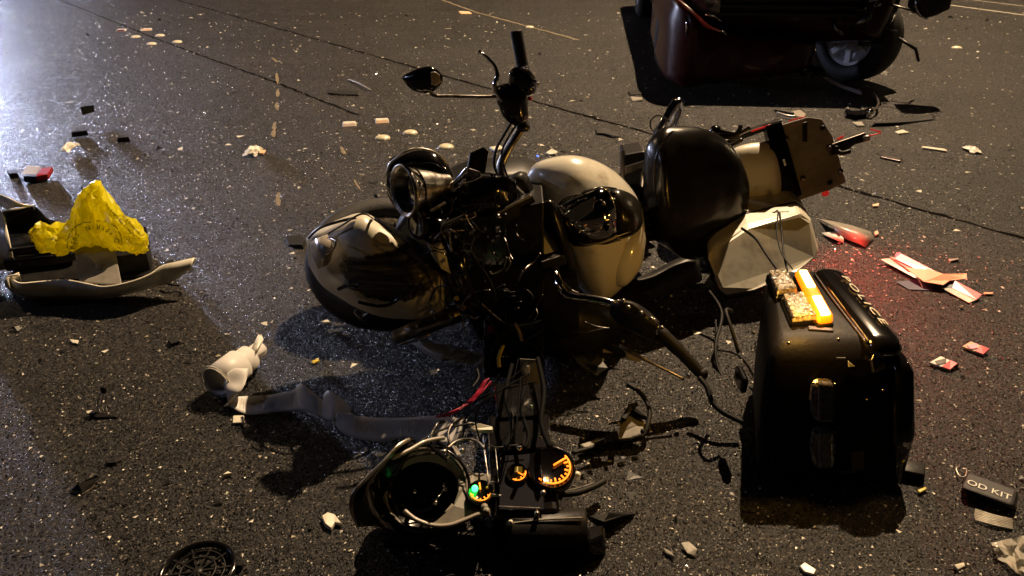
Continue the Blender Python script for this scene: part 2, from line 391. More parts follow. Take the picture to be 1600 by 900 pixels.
for i, q in enumerate([[(425, 90), (430, 94), (433, 97)], [(432, 114), (433, 122), (434, 131)], [(434, 139), (434, 146), (434, 151)],
                       [(433, 160), (432, 166), (434, 172)], [(430, 190), (428, 198), (429, 203)], [(428, 203), (427, 210), (428, 214)],
                       [(533, 229), (536, 236), (539, 241)], [(553, 280), (558, 289), (563, 296)], [(436, 300), (434, 312), (436, 322)]]):
    scrape_mark(q, .035 if i != 7 else .02, i)

# ---------------------------------------------------------------- raised lane markers
def dot_mesh():
    mb = MB(); prof = [(.051, 0), (.050, .004), (.044, .011), (.032, .0165), (.016, .019), (.0005, .0195)]
    mb.lathe((0, 0, 0), (0, 0, 1), prof, 28); me = mb.build('dome', ceramic, None, smooth=True)
    return me
dm = dot_mesh(); dome_mesh = dm.data; bpy.data.objects.remove(dm)
dots = [(212, 58, 'pale round lane dot leftmost of the upper four behind the joint'),
        (250, 56, 'pale round lane dot beside the rust marker in the far left cluster'),
        (237, 69, 'pale round lane dot nearest the camera in the far left cluster'),
        (277, 66, 'pale round lane dot rightmost of the far left cluster'),
        (598, 216, 'pale round lane dot left of the middle cluster'),
        (641, 208, 'pale round lane dot highest of the middle cluster'),
        (697, 230, 'pale round lane dot right of the middle cluster'),
        (648, 237, 'pale round lane dot half hidden behind the motorcycle horn shell'),
        (828, 43, 'lone pale lane dot above the motorcycle grip by the long thin shadow'),
        (1358, 53, 'pale lane dot beside the truck right front wheel, farther one'),
        (1346, 88, 'pale lane dot beside the truck right front wheel, nearer one'),
        (1495, 75, 'lone pale lane dot on open road right of the truck')]
for i, (x, y, l) in enumerate(dots):
    o = bpy.data.objects.new('lane_dot', dome_mesh); COL.objects.link(o); o.location = G(x, y, .0); o.rotation_euler.z = i*.7
    tag(o, l, 'lane dot', 'round raised lane dots')
for x, y, c, l in [(190, 48, mat('dark_red_lens', (.12, .01, .015), .3), 'scuffed reflective lane marker with dark lens, left of the far cluster'),
                   (230, 47, tan, 'rusty orange reflective lane marker in the far left cluster'),
                   (546, 195, mat('pale_pink_lens', (.62, .48, .42), .3), 'pale reflective lane marker with torn edge in the middle cluster'),
                   (597, 190, tan, 'tan reflective lane marker above the middle cluster of dots')]:
    p = G(x, y); t = thing('reflective_marker', l, 'road marker', p, 'reflective lane markers')
    a = .2; ux = Vector((math.cos(a), math.sin(a), 0)); uy = Vector((-math.sin(a), math.cos(a), 0))
    MB().hexa([p+ux*i*.05+uy*j*.05 for i, j in ((-1, -1), (1, -1), (1, 1), (-1, 1))],
              [p+ux*i*.042+uy*j*.026+Vector((0, 0, .019)) for i, j in ((-1, -1), (1, -1), (1, 1), (-1, 1))]).build('marker_body', white, t, bevel=.003)
    MB().hexa([p+ux*i*.04+uy*(-.049+j*.001)+Vector((0, 0, .003)) for i, j in ((-1, -1), (1, -1), (1, 1), (-1, 1))],
              [p+ux*i*.038+uy*(-.030+j*.001)+Vector((0, 0, .017)) for i, j in ((-1, -1), (1, -1), (1, 1), (-1, 1))]).build('lens', c, t)
# ---------------------------------------------------------------- damaged vehicle beyond the motorcycle
VO = Vector((2.14, 6.15, 0)); VA = R(-5.0)
vx = Vector((math.cos(VA), math.sin(VA), 0)); vy = Vector((-math.sin(VA), math.cos(VA), 0)); vz = Vector((0, 0, 1))
def V(x, y, z): return VO + vx*x*.93 + vy*y + vz*z
truck = thing('pickup_truck', 'dark maroon vehicle with its smashed front end facing the wreck, upper right', 'truck', VO)
def vsec(y, hw, z0, z1, tuck=.06, crown=.03):
    pts = []
    prof = [(-1, 0), (-1, .5), (-.985, .85), (-.93, .97), (-.7, 1), (0, 1), (.7, 1), (.93, .97), (.985, .85), (1, .5), (1, 0), (.8, -.04), (0, -.05), (-.8, -.04)]
    for a, b in prof:
        z = z0 + (z1-z0)*b + (crown*(1-abs(a)) if b >= .97 else 0)
        pts.append(V(a*(hw-(tuck if b < .2 else 0)), y, z))
    return pts
MB().rings([vsec(.14, .82, .50, .86), vsec(.2, .90, .42, .92), vsec(.45, .93, .36, .98), vsec(1.3, .95, .34, 1.06), vsec(1.35, .95, .34, 1.06),
            vsec(3.0, .95, .34, 1.06), vsec(5.0, .94, .36, 1.04), vsec(5.15, .90, .42, 1.0)]).build('body', maroon, truck, smooth=True)
def csec(y, hw0, hw1, z1): return [V(-hw0, y, 1.02), V(-hw1, y, z1), V(hw1, y, z1), V(hw0, y, 1.02)]
cab = MB().rings([csec(1.35, .84, .80, 1.05), csec(2.0, .86, .66, 1.62), csec(3.1, .86, .66, 1.66), csec(3.5, .86, .78, 1.07)]).build('cabin', maroon, truck, bevel=.03)
MB().rings([[V(-.66, 1.44, 1.10), V(-.60, 1.97, 1.58), V(.60, 1.97, 1.58), V(.66, 1.44, 1.10)],
            [V(-.66, 1.40, 1.11), V(-.60, 1.93, 1.59), V(.60, 1.93, 1.59), V(.66, 1.40, 1.11)]]).build('windscreen', glassm, cab, smooth=False)
# bumper: one bent shell that sags on the left and is torn off on the right
def bsec(x, y, z0, z1, d=.10):
    zm = (z0+z1)/2; h = (z1-z0)/2
    return [V(x+noise.noise(Vector((x*5, math.sin(a)*2, 1)))*.03, y-d*max(0, math.cos(a))**.35*(1+.25*noise.noise(Vector((x*7, a, 4)))) + .10*max(0, -math.cos(a)), zm+h*math.copysign(abs(math.sin(a))**.6, math.sin(a))+noise.noise(Vector((x*6, a*2, 7)))*.03) for a in [2*math.pi*k/16 for k in range(16)]]
bs = [(-1.03, .95, .30, .62, .03), (-1.02, .55, .22, .70, .05), (-.98, .22, .10, .72, .08), (-.90, .06, .07, .70, .10), (-.78, -.02, .06, .64, .11), (-.55, -.04, .10, .50, .09),
      (-.25, -.05, .14, .46, .06), (.05, -.01, .17, .45, .05), (.2, .05, .20, .40, .04), (.27, .12, .25, .38, .03)]
MB().rings([bsec(*q) for q in cr(bs, 7)]).build('front_bumper', carblack if False else maroon, truck, smooth=True, label='cracked dark bumper sagging at the left corner')
rnd = random.Random(3)
sp = MB()
for k in range(22):
    x = -.8+k*.055; z = .12+.10*(x+.8)*.6
    sp.box(V(x, .10, z-.02), vx*.029, vy*.12+vz*rnd.uniform(-.02, .02), vz*rnd.uniform(.008, .02))
sp.build('underside_tray', carblack, truck)
for z in (.60, .66, .72, .78): MB().box(V(-.05, .10-(z-.6)*.1, z), vx*.58, vy*.02, vz*.014).build('grille_slat', carblack, truck, bevel=.004)
MB().box(V(-.05, .18, .7), vx*.62, vy*.03, vz*.13).build('grille_back', carblack, truck)
MB().rings([[V(s*x, y, z) for x, y, z in q] for s in (-1,) for q in ([(.56, .10, .60), (.56, .10, .78), (.88, .22, .80), (.88, .22, .62)], [(.56, .05, .61), (.56, .06, .77), (.87, .17, .79), (.87, .17, .63)])]).build('headlight', darklens, truck, bevel=.01)
# bits of torn metal behind the missing right half of the bumper
for k in range(9):
    x = .40+k*.07; z = rnd.uniform(.42, .72)
    MB().tube([V(x, .12, z), V(x+rnd.uniform(-.1, .15), .02, z+rnd.uniform(-.12, .06)), V(x+rnd.uniform(-.1, .2), .08, z-rnd.uniform(0, .18))], rnd.uniform(.008, .02), 6).build('bent_bracket', carblack if k % 3 else steel, truck)
MB().rings([[V(.30, .15, .48), V(.30, .15, .80), V(1.0, .32, .86), V(.98, .30, .60)], [V(.30, .35, .45), V(.30, .35, .80), V(1.0, .5, .86), V(1.0, .5, .55)]]).build('inner_fender', carblack, truck, bevel=.02)
for x0, z0, x1, z1 in [(-.70, .62, -.55, .56), (-.58, .50, -.50, .46), (-.86, .60, -.84, .46)]:
    MB().tube([V(x0, -.09, z0), V((x0+x1)/2, -.12, (z0+z1)/2+.02), V(x1, -.10, z1)], .008, 6).build('torn_trim', chrome, truck)
# dangling bumper corner with lit reflector curve
MB().rings([[V(x, y, z) for x, y, z in q] for q in ([(.98, .0, .66), (.98, .0, .86), (.98, .16, .86), (.98, .16, .66)], [(1.08, -.02, .60), (1.08, -.02, .84), (1.08, .14, .84), (1.08, .14, .60)],
          [(1.17, 0, .62), (1.17, 0, .82), (1.17, .12, .80), (1.17, .12, .62)], [(1.28, .04, .66), (1.28, .04, .80), (1.28, .12, .80), (1.28, .12, .66)])]).build('torn_bumper_corner', carblack, truck, bevel=.015)
MB().tube([V(*p) for p in cr([(.96, -.03, .74), (.98, -.04, .68), (1.02, -.05, .63), (1.08, -.05, .60)], 5)], [.006]*3+[.012]*9+[.006]*4, 7).build('corner_edge_trim', chrome, truck)
def wheel(cx, cy, steer, name='wheel'):
    c = V(cx, cy, .36); ax = (vx*math.cos(steer)+vy*math.sin(steer))*(1 if cx > 0 else -1)
    t = MB().lathe(c, ax, [(.22, -.11), (.31, -.125), (.352, -.10), (.36, -.04), (.36, .04), (.352, .10), (.31, .125), (.22, .11)], 40, closed=True).build(name, tyrem, truck)
    rm = MB().lathe(c, ax, [(.225, .115), (.215, .10), (.20, .04), (.06, .03), (.05, .06), (.001, .065)], 36)
    a = ax.cross(vz).normalized()
    for k in range(7):
        an = 2*math.pi*k/7; d = a*math.cos(an)+vz*math.sin(an); e = ax.cross(d)
        rm.box(c+d*.13+ax*.075, d*.09, e*.022, ax*.02)
    rm.lathe(c, ax, [(.225, -.115), (.20, -.10), (.19, -.05), (.10, -.03), (.06, -.07), (.001, -.08)], 36)
    for k in range(7):
        an = 2*math.pi*k/7+.3; d = a*math.cos(an)+vz*math.sin(an); e = ax.cross(d)
        rm.box(c+d*.13-ax*.085, d*.09, e*.026, ax*.02)
    rm.build('rim', rimm, t, bevel=.004)
wheel(.80, .60, R(36)); wheel(-.80, .78, R(-20)); wheel(-.84, 4.1, 0); wheel(.84, 4.1, 0)
# strip of chrome trim fallen off the truck
g = [G(1274, 110, .10), G(1292, 124, .06), G(1312, 135, .035), G(1345, 147, .012)]
tt = thing('chrome_trim_strip', 'bright chrome trim strip fallen on the road under the truck right wheel', 'trim strip', base(g))
pl = [Vector(p) for p in cr(g, 5)]
MB().rings([[p+Vector((0, s*.045, 0))*wd+Vector((0, 0, h))*1 for s, h in ((-1, 0), (-.5, .022), (.5, .022), (1, 0), (.5, -.006), (-.5, -.006))] for p, wd in zip(pl, [.4+.6*math.sin(math.pi*min(1, i/10+.15)) for i in range(len(pl))])]).build('strip', mat('silver_trim', (.88, .90, .95), .3), tt)
# ---------------------------------------------------------------- the motorcycle on its left side
bike = thing('motorcycle', 'wrecked cream and black police motorcycle lying on its side in the middle', 'motorcycle', (0.3, 2.6, 0))
# fuel tank
tank_secs = [(820, 282, 898, 440, 2.60, .06, .12), (836, 258, 914, 458, 2.59, .12, .14), (866, 247, 930, 464, 2.58, .15, .15), (900, 245, 948, 463, 2.58, .165, .16),
             (935, 255, 968, 448, 2.60, .16, .16), (966, 275, 987, 424, 2.63, .14, .15), (990, 302, 1002, 400, 2.66, .10, .12), (1004, 328, 1010, 378, 2.68, .05, .07)]
tank = loft('fuel_tank', tank_secs, cream, bike, n=40, seg=6, smooth=True)
# knee bulge on the low side of the tank
loft('tank_knee_bulge', [(946, 424, 958, 446, 2.50, .02, .05), (956, 400, 976, 446, 2.49, .04, .05), (972, 378, 992, 430, 2.50, .045, .05), (988, 360, 1004, 408, 2.52, .04, .05), (1002, 350, 1009, 372, 2.55, .02, .04)],
     cream, tank, n=24, smooth=True)
# dash console on the tank
cons = loft('tank_console', [(868, 327, 876, 340, 2.44, .02, .03), (876, 321, 888, 362, 2.43, .05, .05), (900, 308, 908, 380, 2.42, .065, .06), (930, 297, 936, 379, 2.42, .07, .06), (946, 295, 954, 374, 2.43, .07, .06), (962, 300, 966, 368, 2.45, .055, .05)],
     darkchrome, bike, n=28, smooth=True, label='chrome dash with reflections')
loft('console_skirt', [(862, 330, 872, 348, 2.49, .015, .03), (872, 318, 886, 374, 2.475, .05, .05), (900, 303, 910, 388, 2.465, .06, .06), (936, 292, 942, 386, 2.465, .065, .06), (964, 294, 970, 376, 2.49, .055, .05)],
     gloss, bike, n=28, smooth=True)
loft('console_pad', [(956, 296, 962, 372, 2.47, .06, .05), (970, 297, 975, 371, 2.47, .075, .05), (988, 305, 996, 360, 2.50, .07, .05), (1001, 318, 1005, 346, 2.55, .03, .04)],
     leather, bike, n=24, smooth=True)
c0 = Q(917, 338, 2.35); n0 = (Vector((0, 0, CH))-c0).normalized()
c1 = Q(946, 334, 2.38)
MB().lathe(c1, n0, [(.02, -.02), (.02, .008), (.014, .014), (.001, .016)], 20).build('ignition_switch', chrome, cons)
for x, y in ((888, 332), (893, 350), (905, 362), (938, 360), (950, 350), (944, 318), (928, 310)):
    MB().lathe(Q(x, y, 2.36), n0, [(.006, -.01), (.006, .004), (.001, .006)], 8).build('screw', chrome, cons)
wire('console_edge', [Q(868, 330, 2.37), Q(878, 320, 2.36), Q(905, 305, 2.35), Q(934, 295, 2.35), Q(948, 296, 2.36), Q(958, 314, 2.36), Q(962, 340, 2.37), Q(956, 368, 2.38)], .0022, chrome, cons)
wire('console_edge', [Q(894, 384, 2.38), Q(920, 384, 2.37), Q(950, 374, 2.37), Q(985, 362, 2.40)], .0018, steel, cons)
plate('console_facet', [Q(880, 336, 2.355), Q(906, 318, 2.345), Q(930, 306, 2.34), Q(926, 330, 2.335), Q(900, 348, 2.34)], .004, darkchrome, cons)
wire('console_cable', [Q(868, 326, 2.44), Q(880, 312, 2.41), Q(898, 305, 2.40), Q(916, 303, 2.41)], .003, rubber, cons)
# seat: a deep round black pad tipped towards the camera
seat = loft('seat', [(1004, 262, 1008, 352, 2.86, .03, .10), (1012, 225, 1018, 368, 2.86, .09, .12), (1034, 203, 1042, 384, 2.86, .17, .14), (1058, 198, 1068, 400, 2.88, .17, .15), (1096, 202, 1104, 404, 2.89, .12, .15), (1128, 216, 1132, 390, 2.91, .085, .14),
     (1152, 240, 1154, 362, 2.92, .055, .12), (1165, 266, 1166, 334, 2.94, .03, .08), (1171, 288, 1171, 310, 2.95, .012, .04)], leather, bike, n=44, seg=6, disp=.014, dfreq=5, seed=3, smooth=True)
def seat_front(px, py, Y0=2.72): return Q(px, py, Y0)
rim_pts = [(1052, 204, 2.76), (1030, 232, 2.73), (1022, 270, 2.71), (1026, 310, 2.71), (1042, 350, 2.73), (1068, 384, 2.77)]
wire('seam', [Q(*p) for p in rim_pts], .004, leather, seat, seg=5)
# rear fender and the tail behind the seat
loft('rear_fender', [(1138, 246, 1150, 345, 3.12, .04, .1), (1150, 232, 1164, 335, 3.12, .07, .1), (1180, 224, 1196, 326, 3.13, .09, .1), (1205, 224, 1215, 318, 3.14, .10, .1), (1216, 232, 1226, 312, 3.16, .08, .1)], cream_clean, bike, n=30, smooth=True)
tail = [(1222, 195), (1262, 183), (1284, 186), (1302, 215), (1312, 250), (1322, 285), (1296, 297), (1246, 314), (1228, 260)]
tp = plate('rear_mount_plate', [Q(x, y, 3.16-(y-180)*.0006) for x, y in tail], .008, greyplate, bike)
for x, y, m in [(1228, 217, steel), (1285, 200, black), (1295, 232, steel), (1313, 268, steel), (1296, 286, black), (1254, 279, steel), (1306, 232, black)]:
    MB().lathe(Q(x, y, 3.15-(y-180)*.0006), (0, -.8, .55), [(.010, -.004), (.010, .010), (.006, .013), (.001, .013)], 10).build('bolt', m, tp)
plate('slot_cover', [Q(1254, 192, 3.14), Q(1262, 190, 3.14), Q(1262, 222, 3.13), Q(1254, 222, 3.13)], .006, black, tp)
plate('rear_frame_band', [Q(1196, 197, 3.13), Q(1222, 190, 3.13), Q(1254, 305, 3.06), Q(1222, 320, 3.06), Q(1206, 240, 3.09)], .05, gloss, bike, bevel=.006)
plate('band_sticker', [Q(1223, 250, 3.02), Q(1226, 249, 3.02), Q(1229, 258, 3.02), Q(1226, 260, 3.02)], .004, white, bike)
rbox('tail_crossbar', [Q(1150, 222, 3.18), Q(1222, 196, 3.18), Q(1224, 186, 3.18), Q(1152, 212, 3.18)], (0, .05, -.005), black, bike)
wire('tail_edge_red_light', [Q(1174, 205, 3.14), Q(1204, 195, 3.14)], .004, red_glow, bike)  # red light on the tail edges, painted as glowing lines
wire('tail_edge_red_light', [Q(1232, 189, 3.13), Q(1258, 182, 3.13)], .003, red_glow, bike)
plate('tail_bracket', [Q(1292, 228, 3.12), Q(1352, 207, 3.14), Q(1358, 220, 3.14), Q(1336, 226, 3.13), Q(1318, 240, 3.12), Q(1298, 244, 3.11)], .03, darkmetal, bike)
wire('tail_bracket_arm', [Q(1300, 216, 3.2), Q(1312, 238, 3.1), Q(1328, 236, 3.1)], .010, black, bike)
wire('tail_glow_line', [Q(1308, 218, 3.11), Q(1318, 213, 3.11)], .005, red_glow, bike)  # red light along this edge, drawn as a glowing line
wire('tail_glow_line', [Q(1360, 202, 3.12), Q(1376, 207, 3.12), Q(1358, 212, 3.12)], .003, red_glow, bike)
MB().lathe(Q(1354, 216, 3.12), (.4, -.8, .4), [(.012, -.01), (.012, .01), (.001, .014)], 12).build('bolt', steel, bike)
for p in ([(1108, 208), (1140, 214), (1160, 206), (1172, 199)], [(1100, 222), (1134, 228), (1160, 218)], [(1116, 200), (1128, 205), (1150, 208), (1158, 195)]):
    wire('tail_linkage', [Q(x, y, 3.08) for x, y in p], .010, darkmetal if p[0][0] < 1110 else black, bike)
plate('tail_plate', [Q(1134, 219, 3.08), Q(1156, 212, 3.1), Q(1160, 220, 3.1), Q(1140, 228, 3.08)], .015, greyplate, bike)
MB().lathe(Q(1119, 203, 3.08), (.2, -.6, .8), [(.022, -.03), (.024, 0), (.016, .012), (.001, .015)], 18).build('rear_turn_signal', gloss, bike)
plate('lower_tail_rail', [Q(1160, 352, 2.98), Q(1240, 318, 3.04), Q(1244, 326, 3.04), Q(1164, 362, 2.98)], .03, darkmetal, bike)
plate('lower_tail_rail', [Q(1150, 372, 2.9), Q(1252, 330, 2.98), Q(1254, 338, 2.98), Q(1152, 382, 2.9)], .02, black, bike)
MB().lathe(Q(1251, 331, 2.95), (0, -.8, .5), [(.006, -.01), (.006, .004), (.001, .006)], 10).build('tail_lamp', red_glow, bike)
# far crash guard loop
gp = [Q(1000, 330, 2.95), Q(1008, 270, 2.97), Q(1022, 222, 3.0), Q(1040, 185, 3.02), Q(1058, 158, 3.04)]
MB().tube([Vector(p) for p in cr(gp, 6)], .018, 14).build('crash_guard', chrome, bike)
gp = [Q(1058, 158, 3.04), Q(1062, 170, 3.08), Q(1052, 195, 3.1), Q(1040, 225, 3.12)]
MB().tube([Vector(p) for p in cr(gp, 6)], .016, 12).build('crash_guard', chrome, bike)
wire('guard_wire', [Q(1046, 190, 2.98), Q(1030, 180, 2.98), Q(1017, 188, 2.99), Q(1018, 202, 3.0), Q(1030, 208, 3.0)], .003, rubber, bike)
# frame and battery box behind the tank
rbox('battery_box', [Q(975, 242, 3.0), Q(1008, 236, 3.0), Q(1008, 300, 2.95), Q(975, 300, 2.95)], (0, .14, 0), black, bike)
plate('box_rail', [Q(970, 236, 2.96), Q(976, 234, 2.96), Q(976, 286, 2.92), Q(970, 288, 2.92)], .02, darkmetal, bike)
plate('box_rail', [Q(976, 262, 2.93), Q(1008, 252, 2.93), Q(1008, 262, 2.93), Q(976, 274, 2.93)], .02, darkmetal, bike)
# engine and frame mass below (hidden side of the tank)
eng = rbox('engine', [(.12, 2.72, .05), (.60, 2.96, .05), (.52, 3.22, .05), (.02, 3.0, .05)], (0, 0, .36), darkmetal, bike, bevel=.03)
for k in range(7):
    MB().box(Vector((.30+.012*k, 2.86+.004*k, .16+k*.035)), Vector((.20, .10, 0)), Vector((-.07, .15, 0)), Vector((0, 0, .006))).build('cooling_fin', darkmetal, eng)
# left saddlebag on the ground
fr_ = [Q(*q) for q in ((1104, 402, 2.66), (1120, 384, 2.70), (1168, 353, 2.80), (1252, 333, 2.86), (1268, 345, 2.86), (1281, 392, 2.80), (1276, 406, 2.76), (1245, 427, 2.68), (1180, 455, 2.60), (1134, 464, 2.58), (1124, 452, 2.60))]
cb_ = sum(fr_, Vector())/len(fr_)
sb = MB().hexa([cb_+(p-cb_)*.94+Vector((.03, .26, .03)) for p in fr_], fr_).build('saddlebag', cream_clean, bike, bevel=.016)
MB().hexa([cb_+(p-cb_)*.98+Vector((.012, .11, .013)) for p in fr_], [cb_+(p-cb_)*.985+Vector((.012, .098, .012)) for p in fr_]).build('bag_seam', black, sb)
wire('bag_edge_trim', [Q(1104, 404, 2.72), Q(1114, 436, 2.68), Q(1132, 462, 2.66), Q(1160, 462, 2.64), Q(1180, 456, 2.64)], .008, gloss, sb)
# cables across the saddlebag
wire('cable', [Q(1158, 356, 2.62), Q(1180, 372, 2.58), Q(1196, 395, 2.5), Q(1214, 420, 2.38), Q(1226, 432, 2.32)], .0055, rubber, bike)
wire('cable', [Q(1218, 332, 2.7), Q(1222, 368, 2.6), Q(1224, 392, 2.5), Q(1230, 424, 2.35)], .004, rubber, bike)
wire('cable', [Q(1216, 330, 2.7), Q(1214, 362, 2.6), Q(1221, 395, 2.48), Q(1238, 420, 2.33)], .003, rubber, bike)
wire('cable', [Q(1108, 455, 2.55), Q(1128, 490, 2.45), Q(1118, 540, 2.3), Q(1124, 580, 2.2), Q(1150, 612, 2.1), Q(1180, 632, 2.05)], .0065, rubber, bike)
wire('cable', [Q(1118, 500, 2.5), Q(1122, 540, 2.38), Q(1130, 580, 2.28), Q(1160, 600, 2.15), Q(1188, 612, 2.05)], .004, rubber, bike)
# neck guard bands between tank and forks
loft('neck_guard', [(796, 280, 862, 418, 2.47, .02, .08), (804, 274, 874, 420, 2.47, .03, .08), (814, 270, 884, 424, 2.48, .03, .08), (824, 272, 894, 430, 2.50, .02, .08)], black, bike, n=20, pw=.6, smooth=True)
plate('tank_side_panel', [Q(826, 342, 2.40), Q(846, 350, 2.40), Q(886, 404, 2.38), Q(862, 410, 2.36), Q(836, 400, 2.36)], .03, cream, bike, bevel=.008)
loft('neck_guard', [(846, 318, 880, 424, 2.39, .02, .04), (858, 312, 892, 428, 2.38, .03, .04), (872, 318, 902, 426, 2.39, .02, .04)], leather, bike, n=20, pw=.7, smooth=True)
def xb(name, a, b, wpx, Y0, Y1, th, m, **k):     # bar between two pixels with height wpx on screen
    d = Vector((b[0]-a[0], b[1]-a[1])); nn = Vector((-d.y, d.x)).normalized()*wpx
    return plate(name, [Q(a[0], a[1], Y0), Q(b[0], b[1], Y1), Q(b[0]+nn.x, b[1]+nn.y, Y1), Q(a[0]+nn.x, a[1]+nn.y, Y0)], th, m, bike, **k)
fk = xb('fork_clamp', (770, 336), (832, 304), 22, 2.31, 2.36, .04, black, bevel=.006)
xb('fork_clamp_edge', (771, 334), (830, 304), 4, 2.26, 2.31, .01, steel)
xb('radio_bracket', (844, 408), (882, 398), 16, 2.26, 2.28, .05, black, bevel=.006)
xb('radio_bracket_edge', (846, 409), (878, 399), 2, 2.205, 2.225, .004, steel)
xb('fork_cover', (690, 352), (742, 330), 9, 2.22, 2.24, .02, darkmetal)
xb('fork_cover_edge', (697, 352), (741, 330), 2, 2.19, 2.215, .004, steel)
xb('nacelle_bar', (672, 329), (696, 315), 4, 2.22, 2.25, .01, steel)
xb('nacelle_bar', (720, 322), (760, 314), 3, 2.24, 2.27, .01, darkmetal)
MB().lathe(Q(779, 338, 2.25), (0, -.8, .55), [(.009, -.01), (.009, .006), (.001, .01)], 12).build('bolt', chrome, bike)
plate('dash_wing', [Q(735, 238, 2.42), Q(756, 229, 2.44), Q(764, 236, 2.44), Q(758, 272, 2.40), Q(730, 268, 2.38)], .012, black, bike)
plate('dash_wing', [Q(733, 262, 2.36), Q(752, 268, 2.36), Q(746, 280, 2.33), Q(728, 276, 2.33)], .01, gloss, bike)
loft('nacelle_cover', [(704, 292, 710, 330, 2.36, .03, .06), (722, 276, 728, 345, 2.36, .05, .08), (750, 272, 756, 350, 2.36, .05, .08), (785, 276, 790, 345, 2.38, .04, .08), (806, 282, 812, 330, 2.4, .02, .05)], gloss, bike, n=24, disp=.02, dfreq=11, smooth=True)
for i, p in enumerate([[(704, 290), (712, 283), (722, 272), (730, 262)], [(716, 288), (730, 284), (742, 280), (752, 274)], [(706, 296), (718, 290), (726, 278)]]):
    wire('crumpled_chrome', [Q(x, y, 2.30) for x, y in p], [.006, .009]*8+[.006]*3, chrome, bike) if False else MB().tube([Vector(q) for q in cr([Q(x, y, 2.30-.01*i) for x, y in p], 4)], .007-.001*i, 7).build('crumpled_chrome', chrome, bike)
# siren horn and its torn shell
hs = loft('horn_shell', [(604, 262, 604, 300, 2.42, .03, .03), (612, 246, 616, 322, 2.44, .05, .05), (636, 236, 640, 338, 2.45, .06, .07), (660, 234, 668, 340, 2.45, .07, .08), (684, 240, 692, 335, 2.45, .07, .08), (704, 264, 710, 316, 2.45, .04, .05), (712, 284, 714, 300, 2.45, .02, .03)], gloss, bike, n=32, disp=.012, dfreq=8, smooth=True)
wire('shell_lip', [Q(604, 278, 2.37), Q(610, 256, 2.36), Q(634, 238, 2.35), Q(662, 233, 2.36), Q(690, 246, 2.38), Q(708, 276, 2.40)], .005, steel, hs, seg=6)
hc = Q(633, 298, 2.26); ha = Vector((-.80, -.57, .06)).normalized()
MB().lathe(hc, ha, [(.030, -.16), (.036, -.13), (.052, -.085), (.060, -.05), (.072, -.012), (.080, -.002), (.081, .006), (.076, .008), (.071, .0), (.058, -.035), (.045, -.06), (.030, -.075), (.001, -.08)], 40).build('siren_horn', steel, bike, smooth=True)
MB().lathe(hc, ha, [(.074, -.002), (.0795, .010), (.084, .009), (.086, .001), (.082, -.008)], 40, closed=True).build('horn_rim', steel, bike)
MB().lathe(hc-ha*.03, ha, [(.0655, -.012), (.064, .0), (.045, .006), (.03, .012), (.001, .014)], 32).build('horn_diaphragm', gloss, bike)
MB().lathe(Q(652, 288, 2.22), (.7, -.6, .3), [(.010, -.01), (.012, .004), (.001, .006)], 14).build('horn_knob', chrome, bike)
lm = MB().lathe(Q(656, 350, 2.28), (-.75, -.6, .2), [(.045, -.10), (.05, -.02), (.050, .01), (.044, .018), (.036, .012), (.001, .008)], 28).build('spot_lamp', gloss, bike)
MB().lathe(Q(656, 350, 2.28), (-.75, -.6, .2), [(.043, .012), (.047, .019), (.051, .015), (.052, .003)], 28).build('bezel', darkmetal, lm)
lm = MB().lathe(Q(678, 360, 2.25), (-.65, -.7, .3), [(.040, -.10), (.044, -.02), (.045, .01), (.038, .016), (.001, .010)], 28).build('spot_lamp', gloss, bike)
MB().lathe(Q(690, 321, 2.30), (.2, -.85, .45), [(.03, .0), (.036, .006), (.038, -.004), (.03, -.012)], 24, closed=True).build('hose_clamp', darkmetal, bike)
# front wheel, lying nearly flat, under the crushed fender
wc = Q(604, 408, 2.66); wa = Vector((.12, -.42, .9)).normalized()
ty = MB().lathe(wc, wa, [(.20, -.05), (.27, -.065), (.300, -.04), (.31, 0), (.300, .04), (.27, .065), (.20, .05)], 48, closed=True).build('front_wheel', tyrem, bike)
MB().lathe(wc, wa, [(.20, -.045), (.205, .045), (.185, .04), (.18, -.04)], 40, closed=True).build('rim', steel, ty)
a_ = wa.cross(Vector((1, 0, 0))).normalized(); b_ = wa.cross(a_)
for k in range(9):
    d = a_*math.cos(k*.698)+b_*math.sin(k*.698)
    MB().tube([wc+d*.03, wc+d*.19], .012, 6).build('spoke', steel, ty)
MB().lathe(wc, wa, [(.001, -.06), (.035, -.06), (.04, 0), (.035, .06), (.001, .06)], 20).build('hub', steel, ty)
fen = MB().rings(loft_rings([(479, 376, 482, 412, 2.34, .02, .05), (490, 364, 500, 440, 2.32, .06, .06), (510, 354, 530, 462, 2.31, .09, .07), (538, 342, 562, 478, 2.30, .12, .08), (566, 335, 592, 486, 2.30, .13, .08),
         (592, 345, 620, 490, 2.31, .14, .08), (620, 360, 650, 490, 2.31, .14, .08), (652, 378, 678, 484, 2.32, .12, .08), (682, 392, 698, 474, 2.34, .08, .07), (706, 410, 712, 456, 2.36, .03, .05)], 40, 6, .86,
         disp=.016, dfreq=4.5, seed=5, fold=.012)).build('front_fender', cream, bike, smooth=True, label='crushed front fender with scraped dark crown')
fen.data.materials[0] = fender_paint(Q(612, 428, 2.2)-Vector(bike.location), .175, .095)
rag = MB().grid([[Q(484, 380, 2.26), Q(488, 400, 2.24), Q(498, 420, 2.22)], [Q(496, 372, 2.24), Q(505, 396, 2.2), Q(512, 414, 2.2)], [Q(512, 366, 2.24), Q(522, 388, 2.2), Q(516, 408, 2.19)]]).build('torn_fender_flap', palegrey, fen, solid=.004)
wire('fender_edge', [Q(500, 372, 2.25), Q(534, 352, 2.24), Q(566, 334, 2.24), Q(590, 346, 2.22), Q(614, 364, 2.20)], .0035, steel, fen)
wire('fender_edge', [Q(482, 372, 2.3), Q(500, 356, 2.28), Q(530, 346, 2.27), Q(556, 340, 2.26)], .005, darkmetal, fen)
